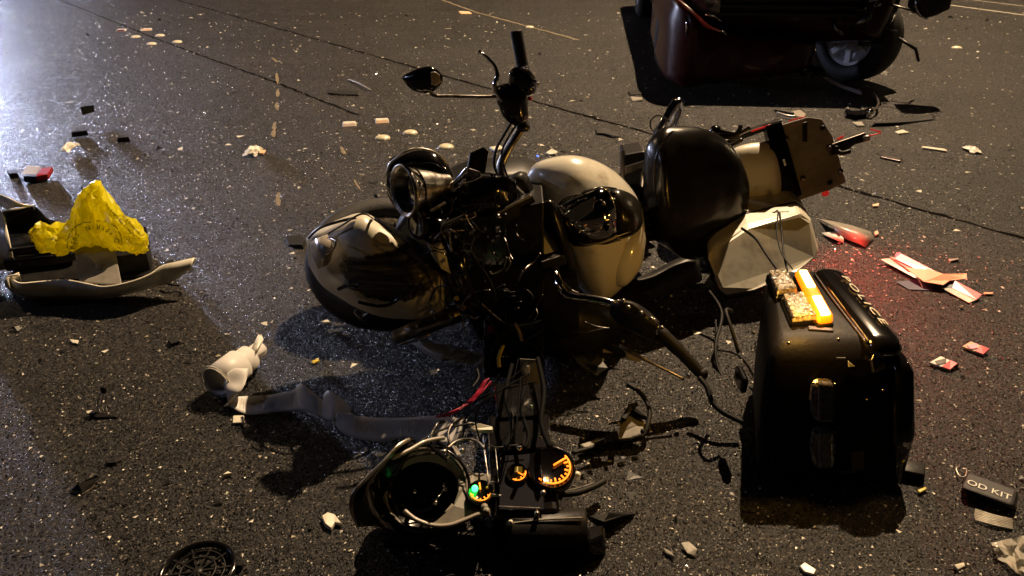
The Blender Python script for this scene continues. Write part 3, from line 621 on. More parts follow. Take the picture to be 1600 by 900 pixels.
wire('fender_crease', [Q(512, 372, 2.21), Q(524, 376, 2.19), Q(522, 388, 2.18), Q(510, 398, 2.19)], .003, chrome, fen)
wire('torn_edge', [Q(528, 452, 2.2), Q(545, 446, 2.18), Q(556, 448, 2.17), Q(562, 444, 2.17)], .006, gloss, fen)
wire('torn_edge', [Q(560, 472, 2.18), Q(590, 478, 2.16), Q(612, 474, 2.16), Q(632, 458, 2.16)], .006, gloss, fen)
plate('fender_side_patch', [Q(668, 378, 2.24), Q(690, 380, 2.25), Q(702, 400, 2.25), Q(712, 432, 2.25), Q(690, 420, 2.22), Q(676, 398, 2.22)], .01, cream_clean, fen)
wire('axle_cap', [Q(556, 486, 2.3), Q(568, 496, 2.28), Q(578, 490, 2.28)], .014, darkmetal, bike)
# fork legs
MB().tube([Q(700, 360, 2.30), Q(712, 420, 2.28), Q(738, 480, 2.26), Q(756, 520, 2.25)], [.045, .042, .035, .03], 16).build('fork_leg', gloss, bike)
MB().tube([Q(676, 340, 2.36), Q(690, 400, 2.34), Q(722, 470, 2.3)], [.03, .03, .03], 14).build('fork_leg', gloss, bike)
MB().tube([Q(618, 528, 2.24), Q(660, 510, 2.24), Q(720, 488, 2.26)], [.026, .03, .032], 16).build('exhaust_pipe', steel, bike)
MB().tube([Q(626, 538, 2.20), Q(672, 522, 2.2)], .006, 8).build('axle_rod', steel, bike)
MB().tube([Q(654, 488, 2.28), Q(660, 500, 2.24), Q(652, 512, 2.22)], [.014, .01, .008], 8).build('brake_fitting', steel, bike)
for x, y, m in [(677, 488, chrome), (682, 497, steel), (700, 480, steel), (716, 478, chrome), (724, 481, tan), (706, 494, chrome), (735, 495, darkmetal), (713, 466, yelwire)]:
    MB().lathe(Q(x, y, 2.17), (.3, -.8, .4), [(.007, -.01), (.009, .003), (.004, .007), (.001, .008)], 8).build('fitting', m, bike)
# radio and wiring mass spilled between forks and ground
def rb(name, x0, y0, x1, y1, Y, d, m, sk=0, parent=None, bevel=.006):
    return rbox(name, [Q(x0, y0, Y), Q(x1, y0+sk, Y), Q(x1, y1+sk, Y-(y1-y0)*.0002), Q(x0, y1, Y-(y1-y0)*.0002)], (0, d, -.0), m, parent or bike, bevel=bevel)
rb('radio_unit', 698, 342, 792, 432, 2.30, .16, gloss, -8)
rb('siren_amplifier', 735, 420, 850, 500, 2.27, .2, black, -6)
rb('steering_head', 780, 330, 850, 430, 2.34, .2, black, -14)
rb('junction_box', 756, 498, 850, 590, 2.16, .16, gloss, 4)
rb('radio_tray', 838, 430, 905, 520, 2.30, .22, black, 8)
loft('crash_cover', [(842, 470, 850, 560, 2.36, .05, .1), (880, 472, 890, 560, 2.38, .07, .1), (930, 478, 940, 566, 2.42, .08, .1), (970, 490, 990, 560, 2.46, .04, .08)], black, bike, n=22, disp=.02, dfreq=7, smooth=True)
rr_ = random.Random(11)
for k in range(46):
    x, y = rr_.uniform(700, 850), rr_.uniform(345, 560); L_ = rr_.uniform(20, 70); a = rr_.uniform(0, 6.28); Y = 2.20-(y-345)*.0004
    pts = [(x, y)]; 
    for j in range(3):
        a += rr_.uniform(-1, 1); pts.append((pts[-1][0]+math.cos(a)*L_/3, pts[-1][1]+math.sin(a)*L_/3))
    wire('loose_wire', [Q(px, py, Y+rr_.uniform(-.03, .02)) for px, py in pts], rr_.choice([.0018, .0025, .004]), rr_.choice([rubber, rubber, black, darkmetal, gloss, steel]), bike, seg=4)
for k in range(26):
    x, y = rr_.gauss(745, 22), rr_.gauss(368, 16)
    MB().box(Q(x, y, 2.19), Vector((1, 0, .3))*rr_.uniform(.003, .008), Vector((0, 1, .2))*.006, Vector((0, -.2, 1))*rr_.uniform(.003, .007)).build('connector', rr_.choice([chrome, steel, black, gloss, darkmetal]), bike)
for pts, r, m in [([(748, 470), (790, 505), (826, 506), (846, 500)], .0028, steel), ([(848, 460), (832, 490), (810, 512), (784, 524), (770, 545), (764, 575)], .0026, darkmetal),
                  ([(792, 402), (786, 420), (770, 428), (766, 424)], .0024, steel), ([(795, 402), (797, 412), (790, 424)], .0035, steel), ([(772, 394), (766, 418)], .0022, steel),
                  ([(714, 326), (726, 334), (732, 346), (740, 358)], .0022, steel), ([(702, 362), (704, 384), (706, 392)], .003, steel),
                  ([(724, 382), (728, 380), (735, 382)], .0025, steel), ([(722, 494), (730, 492), (742, 498), (748, 494)], .004, steel),
                  ([(805, 505), (812, 520), (816, 534)], .006, tan), ([(896, 516), (912, 520), (930, 516), (952, 512)], .0022, steel), ([(914, 503), (932, 510), (952, 513)], .0022, steel),
                  ([(736, 395), (745, 410), (757, 425), (768, 445), (775, 470)], .004, rubber), ([(750, 470), (758, 490), (776, 520), (790, 560)], .004, rubber)]:
    wire('loose_wire', [Q(x, y, 2.14) for x, y in pts], r, m, bike, seg=5)
wire('yellow_wire', [Q(786, 540, 2.12), Q(782, 550, 2.1), Q(779, 560, 2.09), Q(780, 574, 2.07)], .007, yelwire, bike)
for k in range(9):
    wire('red_wire', [Q(762+rr_.uniform(-6, 8), 596+rr_.uniform(-5, 5), 1.97), Q(750+rr_.uniform(-5, 5), 612, 1.93), Q(735+rr_.uniform(-5, 5), 628, 1.90), Q(716+rr_.uniform(-5, 5), 642+rr_.uniform(-3, 3), 1.86), Q(690+rr_.uniform(-12, 5), 652, 1.84)], .0017, redwire, bike)
# right handlebar, standing up
hb = [Q(832, 322, 2.42), Q(818, 310, 2.42), Q(800, 292, 2.42), Q(785, 276, 2.43), Q(783, 258, 2.45), Q(795, 232, 2.47), Q(810, 208, 2.48), Q(818, 190, 2.49), Q(817, 150, 2.50), Q(814, 108, 2.51)]
hbar = MB().tube([Vector(p) for p in cr(hb, 6)], .0155, 16).build('handlebar', steel, bike)
g0, g1 = Q(818, 112, 2.505), Q(806, 47, 2.52)
MB().tube([g0, g0.lerp(g1, .03), g0.lerp(g1, .06), g0.lerp(g1, .94), g1.lerp(g0, .015), g1], [.019, .021, .0195, .0195, .0185, .011], 20).build('grip', rubber, hbar)
sw = loft('switch_housing', [(796, 112, 797, 138, 2.485, .02, .02), (803, 106, 804, 146, 2.48, .03, .03), (818, 103, 820, 150, 2.48, .035, .03), (830, 112, 832, 148, 2.48, .03, .03), (837, 122, 838, 140, 2.49, .015, .02)], gloss, bike, n=22, pw=.75, smooth=True)
for x, y, m in [(832, 134, amber_on), (829, 154, redp), (823, 144, black), (836, 126, black), (841, 131, steel), (822, 106, chrome)]:
    MB().lathe(Q(x, y, 2.44), (.5, -.8, .2), [(.006, -.008), (.006, .002), (.003, .005), (.001, .0055)], 10).build('switch_button', gloss if m is amber_on else m, sw)
loft('brake_reservoir', [(774, 136, 776, 160, 2.47, .015, .02), (784, 132, 786, 182, 2.465, .025, .025), (798, 130, 800, 194, 2.46, .03, .03), (812, 134, 814, 196, 2.46, .03, .03), (822, 142, 824, 188, 2.47, .02, .02)], gloss, bike, n=22, pw=.8, smooth=True)
MB().tube([Q(814, 190, 2.47), Q(818, 200, 2.465), Q(818, 206, 2.46)], [.022, .024, .02], 14).build('bar_clamp', darkmetal, bike)
wire('reservoir_edge', [Q(797, 116, 2.45), Q(796, 130, 2.45), Q(797, 142, 2.45)], .003, chrome, bike)
lv = cr([Q(786, 158, 2.45), Q(776, 145, 2.45), Q(773, 132, 2.45), Q(777, 120, 2.455), Q(774, 106, 2.46), Q(766, 95, 2.46), Q(757, 86, 2.465), Q(748, 81, 2.47)], 5)
MB().tube([Vector(p) for p in lv], [.010-.006*i/len(lv) for i in range(len(lv)-2)]+[.008, .008], 10).build('brake_lever', chrome, bike)
wire('brake_hose', [Q(800, 190, 2.46), Q(788, 210, 2.45), Q(776, 232, 2.44), Q(772, 255, 2.42), Q(778, 275, 2.41), Q(786, 300, 2.4)], .005, rubber, bike)
wire('brake_hose', [Q(806, 196, 2.44), Q(794, 215, 2.43), Q(784, 240, 2.42), Q(790, 268, 2.4), Q(800, 290, 2.38)], .0035, rubber, bike)
# mirror
wire('mirror_stem', [Q(778, 151, 2.45), Q(740, 151, 2.43), Q(700, 150, 2.42), Q(682, 150, 2.41), Q(674, 146, 2.41), Q(672, 136, 2.41), Q(673, 112, 2.42)], .0055, steel, bike, n=8)
mh = MB().rings(loft_rings([(629, 120, 629, 124, 2.44, .003, .01), (638, 114, 640, 138, 2.44, .02, .02), (654, 107, 656, 145, 2.43, .028, .025), (672, 104, 674, 144, 2.42, .022, .03), (684, 110, 686, 136, 2.42, .012, .03), (691, 118, 692, 128, 2.42, .004, .02)], 24, 4, .8)).build('mirror', gloss, bike, smooth=True)
MB().rings(loft_rings([(673, 113, 674, 132, 2.385, .003, .004), (680, 112, 682, 134, 2.39, .004, .004), (687, 117, 689, 128, 2.395, .003, .004)], 16, 4, .8)).build('mirror_glass', palegrey, mh)
wire('mirror_rim', [Q(636, 133, 2.41), Q(648, 142, 2.40), Q(662, 145, 2.395)], .0025, chrome, mh)
# left handlebar, pinned down on the road
lb = [Q(866, 420, 2.28), Q(869, 432, 2.24), Q(876, 450, 2.20), Q(888, 462, 2.17), Q(915, 466, 2.15), Q(945, 471, 2.13), Q(968, 480, 2.11), Q(1010, 500, 2.08), Q(1040, 526, 2.07)]
MB().tube([Vector(p) for p in cr(lb, 6)], .0145, 14).build('handlebar', chrome, bike)
wire('clutch_cable', [Q(878, 438, 2.2), Q(892, 452, 2.17), Q(904, 458, 2.15)], .003, steel, bike)
hsg = loft('switch_housing', [(958, 470, 952, 488, 2.08, .015, .02), (985, 472, 968, 505, 2.06, .03, .03), (1010, 486, 996, 520, 2.05, .03, .03), (1030, 504, 1020, 532, 2.05, .02, .02)], black, bike, n=20, pw=.7, smooth=True)
plate('switch_face', [Q(965, 468, 2.01), Q(988, 474, 2.01), Q(1012, 492, 2.0), Q(1004, 500, 2.0), Q(972, 486, 2.0)], .008, darkmetal, hsg)
for x, y in ((958, 472), (974, 470), (982, 480), (1002, 489), (1022, 500), (1034, 512), (1018, 498)):
    MB().lathe(Q(x, y, 1.99), (.2, -.8, .5), [(.006, -.01), (.0065, .003), (.003, .006), (.001, .0065)], 9).build('switch_button', steel, hsg)
lg = [Q(1030, 520, 2.07), Q(1040, 528, 2.06), Q(1065, 552, 2.04), Q(1092, 580, 2.02), Q(1102, 588, 2.0)]
MB().tube([Vector(p) for p in cr(lg, 4)], [.024]*4+[.022]*4+[.019]*7+[.016, .012], 16).build('grip', rubber, bike)
lv = [Q(968, 540, 2.02), Q(985, 550, 2.0), Q(1010, 563, 1.98), Q(1040, 578, 1.97), Q(1068, 592, 1.96)]
MB().tube([Vector(p) for p in cr(lv, 4)], [.007]*8+[.0045]*8+[.007], 10).build('clutch_lever', steel, bike)
MB().lathe(Q(1076, 587, 1.97), (.5, -.7, .4), [(.008, -.01), (.010, .002), (.001, .008)], 12).build('lever_end', chrome, bike)
wire('cable', [Q(1092, 590, 1.97), Q(1104, 605, 1.94), Q(1112, 628, 1.9), Q(1130, 645, 1.87), Q(1160, 660, 1.85)], .0085, rubber, bike)
plate('clutch_bracket', [Q(976, 548, 2.05), Q(1006, 556, 2.05), Q(1000, 566, 2.04), Q(980, 562, 2.04)], .006, greyplate, bike)
plate('torn_panel', [Q(888, 548, 2.16), Q(940, 560, 2.14), Q(950, 575, 2.10), Q(932, 588, 2.08), Q(906, 570, 2.10)], .006, green_grey, bike)
plate('torn_panel', [Q(920, 560, 2.13), Q(932, 552, 2.13), Q(936, 556, 2.13), Q(924, 568, 2.11)], .006, green_grey, bike)
# dark under-frame resting on the road so nothing floats
MB().tube([Q(720, 480, 2.5), Q(860, 500, 2.62), Q(1000, 470, 2.85), Q(1120, 420, 3.1)], .035, 12).build('lower_crash_bar', gloss, bike)
loft('lower_fairing', [(900, 462, 905, 510, 2.62, .05, .1), (960, 452, 968, 500, 2.7, .08, .1), (1020, 430, 1030, 478, 2.82, .08, .1), (1090, 395, 1100, 450, 2.95, .06, .1)], black, bike, n=20, disp=.02, smooth=True)
MB().lathe(Q(1150, 320, 3.32), Vector((.12, -.42, .9)), [(.20, -.06), (.28, -.075), (.31, -.04), (.315, 0), (.31, .04), (.28, .075), (.20, .06)], 40, closed=True).build('rear_wheel', tyrem, bike)

# red lamp low on the hidden side of the tail and the patch of road it lights
MB().lathe(Q(1290, 303, 3.17), (.3, -.2, -.9), [(.014, -.02), (.016, .0), (.012, .008), (.001, .01)], 18).build('tail_lamp', red_glow, bike)
lamp('red_lamp_glow', (1.43, 3.12, .34), 44.0, (1, .06, .04), .02, 150, (1.70, 2.85, 0), 1)

# unseen black block added behind the dash to fill a shadow gap
MB().rings([[Vector((x, y0, z0)), Vector((x, y1, z0)), Vector((x+.02, y1, z1)), Vector((x+.02, y0+.04, z1))] for x, y0, y1, z0, z1 in
    ((-.46, 2.56, 2.72, .22, .36), (-.36, 2.56, 2.80, .16, .50), (-.18, 2.58, 2.86, .12, .56), (.02, 2.62, 2.90, .10, .56), (.14, 2.66, 2.92, .08, .50))]).build('shadow_filler', black, bike, bevel=.03)
# ---------------------------------------------------------------- black tail box with amber lamps
case = thing('equipment_case', 'black rear equipment case with glowing amber lamps and white letters on its lid edge', 'equipment case', (.86, 1.95, 0))
def rrect(x0, x1, y0, y1, z, r=.04, n=5, dz=0):
    out = []
    for cx, cy, a0 in ((x1-r, y1-r, 0), (x0+r, y1-r, 90), (x0+r, y0+r, 180), (x1-r, y0+r, 270)):
        for k in range(n): a = R(a0+90*k/(n-1)); out.append(Vector((cx+r*math.cos(a), cy+r*math.sin(a), z + dz*((cy+r*math.sin(a)-y0)/(y1-y0)))))
    return [Vector((p.x+max(0, p.y-1.7)*.27*max(0, (.95-p.x)/.25), p.y, p.z)) for p in out]
shell = MB().rings([rrect(.725, 1.05, 1.66, 2.02, 0.0), rrect(.70, 1.075, 1.63, 2.10, .015), rrect(.69, 1.08, 1.65, 2.16, .12), rrect(.688, 1.075, 1.70, 2.2, .24), rrect(.69, 1.065, 1.76, 2.24, .335), rrect(.70, 1.055, 1.79, 2.25, .365), rrect(.73, 1.03, 1.83, 2.22, .378)]
           ).build('shell', case_black, case, smooth=True)
lid = MB().rings([rrect(.985, 1.075, 1.76, 2.22, .33, .03), rrect(.982, 1.078, 1.75, 2.23, .372, .03), rrect(.99, 1.07, 1.77, 2.22, .392, .03), rrect(1.0, 1.055, 1.79, 2.20, .398, .02)]).build('lid', gloss, case, smooth=True)
side = MB().rings([rrect(1.05, 1.10, 1.62, 2.1, .02, .02), rrect(1.05, 1.115, 1.65, 2.16, .16, .02), rrect(1.05, 1.105, 1.72, 2.22, .32, .02), rrect(1.05, 1.09, 1.75, 2.22, .345, .02)]).build('lid_side', gloss, case, smooth=True)
M_ = frame_mtx((1.062, 2.02, .4135), (0, -1, -.03), (1, 0, 0))
text('letters', 'POLICE', .075, frame_mtx((1.056, 2.00, .4005), (0, -1, 0), (1, 0, -.25)) @ Matrix.Diagonal((1, .42, 1, 1)), letter, lid, .0006, space=1.3)
wire('lid_trim', [Vector((.982, 2.20, .384)), Vector((.979, 2.0, .382)), Vector((.981, 1.78, .380))], .004, tan if False else darkmetal, lid)
# amber bar, clear lamp modules on the top
def lampblock(name, c, ux, uy, uz, m, parent, bevel=.008):
    return MB().box(c, ux, uy, uz).build(name, m, parent, bevel=bevel)
def top(px, py, z=.40): return G(px, py, z)
bar = thing  # noqa
a, b, c, d = top(1240, 424, .40), top(1262, 424, .40), top(1305, 500, .40), top(1278, 504, .40)
hs_ = MB().hexa([v+Vector((0, 0, -.045)) for v in (a, b, c, d)], [v+Vector((0, 0, -.012)) for v in (a, b, c, d)]).build('light_bar_housing', black, case, bevel=.004)
lb1 = MB().hexa([v+Vector((0, 0, -.012)) for v in (a, b, c, d)], [v.lerp((a+b+c+d)/4, .10)+Vector((0, 0, .012)) for v in (a, b, c, d)]).build('light_bar', amber_on, case, bevel=.010)
for t0_, t1_ in ((.06, .42), (.60, .95)):
    q = [a.lerp(d, t0_).lerp(b.lerp(c, t0_), .24), a.lerp(d, t0_).lerp(b.lerp(c, t0_), .78), a.lerp(d, t1_).lerp(b.lerp(c, t1_), .78), a.lerp(d, t1_).lerp(b.lerp(c, t1_), .24)]
    MB().hexa([v+Vector((0, 0, .008)) for v in q], [v+Vector((0, 0, .016)) for v in q]).build('led_cluster', amber_core, lb1, bevel=.0035)
for q in ([(1199, 429), (1226, 425), (1247, 458), (1213, 462)], [(1221, 466), (1252, 461), (1278, 500), (1237, 504)]):
    w4 = [top(x, y, .392) for x, y in q]; cc = sum(w4, Vector())/4
    hh = MB().hexa([(v-cc)*1.10+cc+Vector((0, 0, -.03)) for v in w4], [(v-cc)*1.08+cc+Vector((0, 0, .0)) for v in w4]).build('lamp_housing', gloss, case, bevel=.006)
    MB().hexa([v+Vector((0, 0, -.002)) for v in w4], [v.lerp(cc, .12)+Vector((0, 0, .016)) for v in w4]).build('clear_lens', lens, hh, bevel=.005)
    for i in range(4):
        for j in range(3):
            p = w4[0].lerp(w4[1], (j+.5)/3).lerp(w4[3].lerp(w4[2], (j+.5)/3), (i+.5)/4)+Vector((0, 0, .0155))
            MB().box(p, (w4[1]-w4[0])/8, (w4[3]-w4[0])/10.5, Vector((0, 0, .0014))).build('lens_facet', lens, hh, bevel=.001)
# lamps on the face towards the camera
from mathutils.bvhtree import BVHTree
bvc = BVHTree.FromPolygons([v.co+offs(case) for v in shell.data.vertices], [tuple(p.vertices) for p in shell.data.polygons])
def on_case(px, py, out=.0):
    d = ray(px, py).normalized(); h = bvc.ray_cast(Vector((0, 0, CH)), d)
    return (h[0] if h[0] else Q(px, py, 1.7)) - d*out
def fy(z): return 1.63 if z < .02 else 1.63+ (z-.015)*.19 if z < .12 else (1.65+(z-.12)*.42 if z < .24 else 1.70+(z-.24)*.63)
for x0, x1, y0, y1 in ((1267, 1309, 597, 660), (1267, 1309, 672, 733)):
    q = [Q(x0, y0, 1.70), Q(x1, y0, 1.70), Q(x1, y1, 1.62), Q(x0, y1, 1.62)]
    zc_ = [Q(x, y, 1.6+.0) for x, y in ((x0, y0), (x1, y0), (x1, y1), (x0, y1))]
    q = [on_case(x, y, .016) for (x, y) in ((x0+5, y0), (x1-5, y0), (x1, (y0+y1)/2), (x1-4, y1), (x0+4, y1), (x0, (y0+y1)/2))]
    h2 = MB().hexa([v+Vector((0, .05, 0)) for v in q], [v for v in q]).build('rear_lamp', darklens, case, bevel=.014)
    qq = [v+Vector((0, -.005, 0)) for v in q]
    q2 = [qq[0].lerp(qq[1], .18), qq[0].lerp(qq[1], .9), qq[3].lerp(qq[4], .1), qq[3].lerp(qq[4], .82)]
    MB().hexa([v+Vector((0, .01, 0)) for v in q2], [v.lerp(sum(q2, Vector())/4, .06) for v in q2]).build('lens_panel', lens if False else darklens, h2, bevel=.005)
    for x, y in ((x0+4, y0+2), (x1-4, y0+3)):
        MB().lathe(on_case(x, y, .018), (0, -1, .4), [(.003, -.01), (.003, .001), (.001, .002)], 8).build('screw', chrome, h2)
def front_plate(name, pts, m, Y=1.66, th=.012, **k): return plate(name, [on_case(x, y, th*.6 + (.012 if 'latch' in name else 0)) for x, y in pts], th, m, case, **k)
front_plate('latch', [(1362, 562), (1366, 552), (1384, 547), (1388, 556), (1384, 576), (1366, 583)], steel, 1.66)
front_plate('latch_catch', [(1358, 560), (1384, 548), (1386, 552), (1361, 565)], chrome, 1.645, .006)
front_plate('latch_plate', [(1306, 558), (1322, 558), (1322, 562), (1308, 562)], steel, 1.68, .004)
front_plate('reflector_chip', [(1325, 563), (1337, 573), (1326, 574)], cream_clean, 1.67, .003)
front_plate('bracket', [(1312, 740), (1340, 738), (1341, 756), (1320, 758)], greyplate, 1.58)
front_plate('warning_label', [(1330, 706), (1350, 704), (1350, 735), (1330, 735)], mat('brown_sticker', (.10, .06, .025), .5), 1.61, .002)
front_plate('sticker', [(1185, 700), (1206, 696), (1208, 722), (1192, 730)], mat('grey_sticker', (.06, .06, .065), .4), 1.60, .002)
front_plate('ledge', [(1262, 508), (1302, 512), (1303, 517), (1263, 514)], darkmetal, 1.80, .02)
for x, y, Y in ((1232, 536, 1.75), (1178, 520, 1.83), (1310, 530, 1.75), (1355, 625, 1.64), (1380, 610, 1.63)):
    MB().lathe(on_case(x, y, .001), (0, -.9, .4), [(.004, -.01), (.004, .003), (.001, .004)], 10).build('screw', steel, case)
MB().rings([[G(1392, 722, z) for z in (.0,)][0:1]+[G(1446, 735, 0), G(1444, 752, 0), G(1394, 742, 0)], [G(1392, 712, .03), G(1447, 724, .03), G(1445, 742, .03), G(1394, 732, .03)]]).build('mounting_foot', black, case, bevel=.004)
rbox('side_hinge', [Vector((.668, 1.82, .18)), Vector((.69, 1.82, .18)), Vector((.69, 1.9, .18)), Vector((.668, 1.9, .18))], (0, 0, .05), gloss, case)
wire('loose_cable', [Vector((.70, 2.1, .30)), Vector((.665, 2.05, .33)), Vector((.67, 1.98, .30)), Vector((.69, 1.95, .24))], .006, rubber, case)
lamp('amber_lamp_glow', tuple(top(1270, 462, .50)), 4.0, (1, .50, .08), .02)

# ---------------------------------------------------------------- instrument fairing torn off, lying at the front
FR = thing('instrument_fairing', 'torn off black instrument fairing with glowing orange gauges lying in front of the motorcycle', 'fairing', (-.15, 1.62, 0))
def fp(px, py, z): return G(px, py, z)
wing = MB()
# curved back shell: from upper tips down the left side and along the bottom
edge = [(640, 686, .26), (622, 696, .27), (600, 720, .26), (572, 748, .24), (552, 772, .22), (549, 796, .18), (560, 822, .12)]
inner = [(652, 694, .22), (640, 704, .20), (622, 726, .18), (604, 752, .16), (596, 780, .15), (600, 806, .12), (616, 832, .09)]
low = [(660, 720, .02), (640, 730, .01), (620, 760, .01), (600, 800, .005), (590, 830, .005), (600, 850, .005), (630, 860, .005)]
r0 = [fp(*p) for p in cr(edge, 4)]; r1 = [fp(*p) for p in cr(inner, 4)]; r2 = [fp(*p) for p in cr(low, 4)]
MB().grid([r0, [a.lerp(b, .5)+Vector((0, 0, .012)) for a, b in zip(r0, r1)], r1, [a.lerp(b, .5) for a, b in zip(r1, r2)], r2]).build('shell_wing', gloss, FR, solid=.006, smooth=True)
wire('shell_rim', [fp(*p) for p in edge], .005, steel, FR, seg=6)
wire('shell_rim', [fp(694, 684, .22), fp(664, 690, .235), fp(640, 703, .24), fp(612, 716, .245)], .006, palegrey, FR)
# speaker opening
sc_ = fp(664, 762, .13); sa = Vector((.10, -.42, .9)).normalized()
MB().lathe(sc_, sa, [(.100, -.05), (.104, .0), (.112, .012), (.118, .008), (.118, -.05)], 56).build('speaker_ring', gloss, FR, smooth=True)
cr_ = MB(); 
a_ = sa.cross(Vector((0, 0, 1))).normalized(); b_ = sa.cross(a_)
MB().lathe(sc_, sa, [(.104, -.055), (.112, .006), (.108, .010), (.098, -.02), (.096, -.055)], 56).build('speaker_collar', palegrey, FR, smooth=True)
MB().lathe(sc_-sa*.06, sa, [(.100, .0), (.07, -.012), (.04, -.03), (.001, -.028)], 40).build('speaker_well', gloss, FR, smooth=True)
for x, y, m in [(648, 768, chrome), (694, 758, chrome), (697, 764, steel), (681, 785, steel)]:
    MB().lathe(fp(x, y, .10), sa, [(.005, -.01), (.005, .003), (.001, .004)], 8).build('screw', m, FR)
MB().tube([fp(676, 788, .12), fp(696, 762, .12)], .0018, 6).build('strut', steel, FR)
plate('broken_flap', [fp(694, 800, .11), fp(706, 786, .12), fp(710, 790, .12), (fp(700, 800, .11))], .003, palegrey, FR)
face = [(716, 742, .13), (740, 738, .13), (768, 740, .13), (768, 800, .10), (748, 802, .10), (726, 812, .10), (700, 820, .10), (674, 818, .10), (690, 808, .10), (708, 790, .12), (716, 768, .13)]
plate('gauge_face', [fp(*p) for p in face], .02, greyplate, FR, bevel=.003)
wire('lower_rim', [fp(632, 798, .12), fp(650, 812, .11), (fp(676, 821, .10)), fp(702, 821, .10), fp(728, 812, .105), fp(748, 804, .11), fp(766, 803, .11)], .006, palegrey, FR, seg=6)
rim2 = wire('upper_rim', [fp(616, 742, .16), fp(630, 722, .17), fp(655, 711, .18), fp(690, 709, .18)], .004, darkmetal, FR)
body = MB().hexa([fp(*p) for p in ((770, 705, .0), (880, 690, .0), (905, 830, .0), (770, 850, .0))], [fp(*p) for p in ((762, 690, .14), (858, 690, .15), (872, 800, .11), (768, 806, .10))]).build('instrument_housing', gloss, FR, bevel=.012)
# column of radio boxes above the gauges
for q in ([(772, 600), (845, 598), (848, 650), (776, 654), .16, .14], [(762, 650), (858, 646), (862, 700), (764, 706), .15, .13]):
    MB().hexa([fp(x, y, .02) for x, y in q[:4]], [fp(x, y, q[4]) for x, y in q[:4]]).build('radio_box', gloss, FR, bevel=.008)
plate('glass_panel', [fp(782, 712, .152), fp(846, 708, .152), fp(850, 796, .118), fp(780, 796, .118)], .004, glassm, FR)
wire('panel_edge', [fp(755, 683, .17), fp(758, 712, .17), fp(762, 742, .16), fp(763, 760, .15)], .0028, steel, FR)
wire('panel_edge', [fp(774, 700, .165), fp(777, 730, .165), fp(779, 753, .16)], .0016, steel, FR)
wire('panel_edge', [fp(845, 728, .165), fp(847, 740, .165), fp(848, 752, .16)], .0028, steel, FR)
wire('panel_edge', [fp(778, 791, .125), fp(800, 792, .125), fp(846, 794, .125)], .0015, steel, FR)
wire('panel_edge', [fp(766, 753, .14), fp(780, 753, .14)], .0018, steel, FR)
wire('panel_edge', [fp(766, 773, .14), fp(783, 775, .14)], .004, steel, FR)
wire('bezel_wire', [fp(760, 694, .18), fp(776, 699, .18), fp(800, 696, .18), fp(824, 694, .18)], .002, darkmetal, FR)
# gauges
def gauge(cx, cy, r, z, a0, a1, nt, needle, name='gauge', tilt=(.02, -.35, .93), arcm=orange_glow, rad=.0022):
    c = fp(cx, cy, z); ax = Vector(tilt).normalized(); ex = Vector((1, 0, 0)); ex = (ex-ax*ex.dot(ax)).normalized(); ey = ax.cross(ex)
    P = lambda a, k=1, h=.004: c + (ex*math.cos(R(a))+ey*math.sin(R(a)))*r*k + ax*h
    gg = MB().lathe(c, ax, [(r*1.3, -.03), (r*1.32, -.004), (r*1.22, .002), (r*1.14, -.002), (.001, -.002)], 36).build(name, gloss, FR)
    MB().tube([P(a0+(a1-a0)*i/24, 1.0) for i in range(25)], rad, 6).build('scale_arc', arcm, gg)
    for i in range(nt):
        a = a0+(a1-a0)*(i+.5)/nt
        MB().tube([P(a, .93), P(a, .70 if i % 2 else .80)], rad*1.05, 5).build('tick', arcm, gg)
    MB().tube([P(needle, .12, .006), P(needle, .82, .006)], rad*1.1, 6).build('needle', orange_glow, gg)
    return gg, P, ax
g1_, P, ax = gauge(862, 730, .048, .16, -135, 42, 11, 33)
plate('gauge_display', [fp(853, 713, .168), fp(856, 708, .168), fp(873, 707, .168), fp(873, 715, .166), fp(853, 716, .166)], .002, amber_lcd, g1_, bevel=0)
g2_, P, ax = gauge(751, 768, .026, .14, -165, -15, 5, 99, rad=.0016)
MB().lathe(fp(742, 763, .152), (0, -.5, .87), [(.008, -.006), (.008, .002), (.004, .005), (.001, .0055)], 14).build('indicator_lamp', green_glow, FR)
lamp('green_indicator_glow', tuple(fp(742, 763, .17)), .0025, (.1, 1, .3), .004)
MB().lathe(fp(761, 762, .15), (0, -.5, .87), [(.003, -.003), (.003, .002), (.001, .003)], 8).build('indicator_lamp', yelwire, g2_)
g3_, P, ax = gauge(808, 739, .022, .15, -120, 10, 3, -30, rad=.0016)
plate('gauge_display', [fp(805, 729, .158), fp(816, 729, .158), fp(816, 737, .157), fp(804, 737, .157)], .002, dim_lcd, g3_, bevel=0)
lamp('gauge_glow', tuple(fp(868, 726, .21)), .03, (1, .35, .05), .01)
# glove box cylinder, levers and bits at the fairing bottom
MB().tube([fp(790, 838, .05), fp(800, 836, .05), fp(912, 826, .05), fp(916, 826, .05)], [.045, .052, .052, .045], 22).build('speaker_pod', black, FR)
wire('pod_edge', [fp(796, 818, .10), fp(850, 812, .105), fp(910, 809, .105)], .0025, greyplate, FR)
plate('pod_end', [fp(902, 806, .10), fp(911, 805, .10), fp(912, 830, .08), fp(904, 832, .08)], .006, greyplate, FR)
loft_ = MB().hexa([fp(*p) for p in ((912, 850, 0), (950, 838, 0), (948, 866, 0), (920, 878, 0))], [fp(*p) for p in ((915, 822, .07), (944, 818, .07), (945, 840, .06), (918, 852, .06))]).build('mount_block', gloss, FR, bevel=.01)
MB().hexa([fp(*p) for p in ((918, 812, .02), (954, 800, .02), (990, 800, .0), (940, 830, .0))], [fp(*p) for p in ((918, 806, .05), (950, 802, .05), (996, 802, .01), (945, 815, .05))]).build('torn_tab', rubber, FR, bevel=.005)
wire('fairing_lever', [fp(870, 772, .08), fp(900, 770, .07), fp(924, 762, .06), fp(944, 752, .05)], .010, rubber, FR)
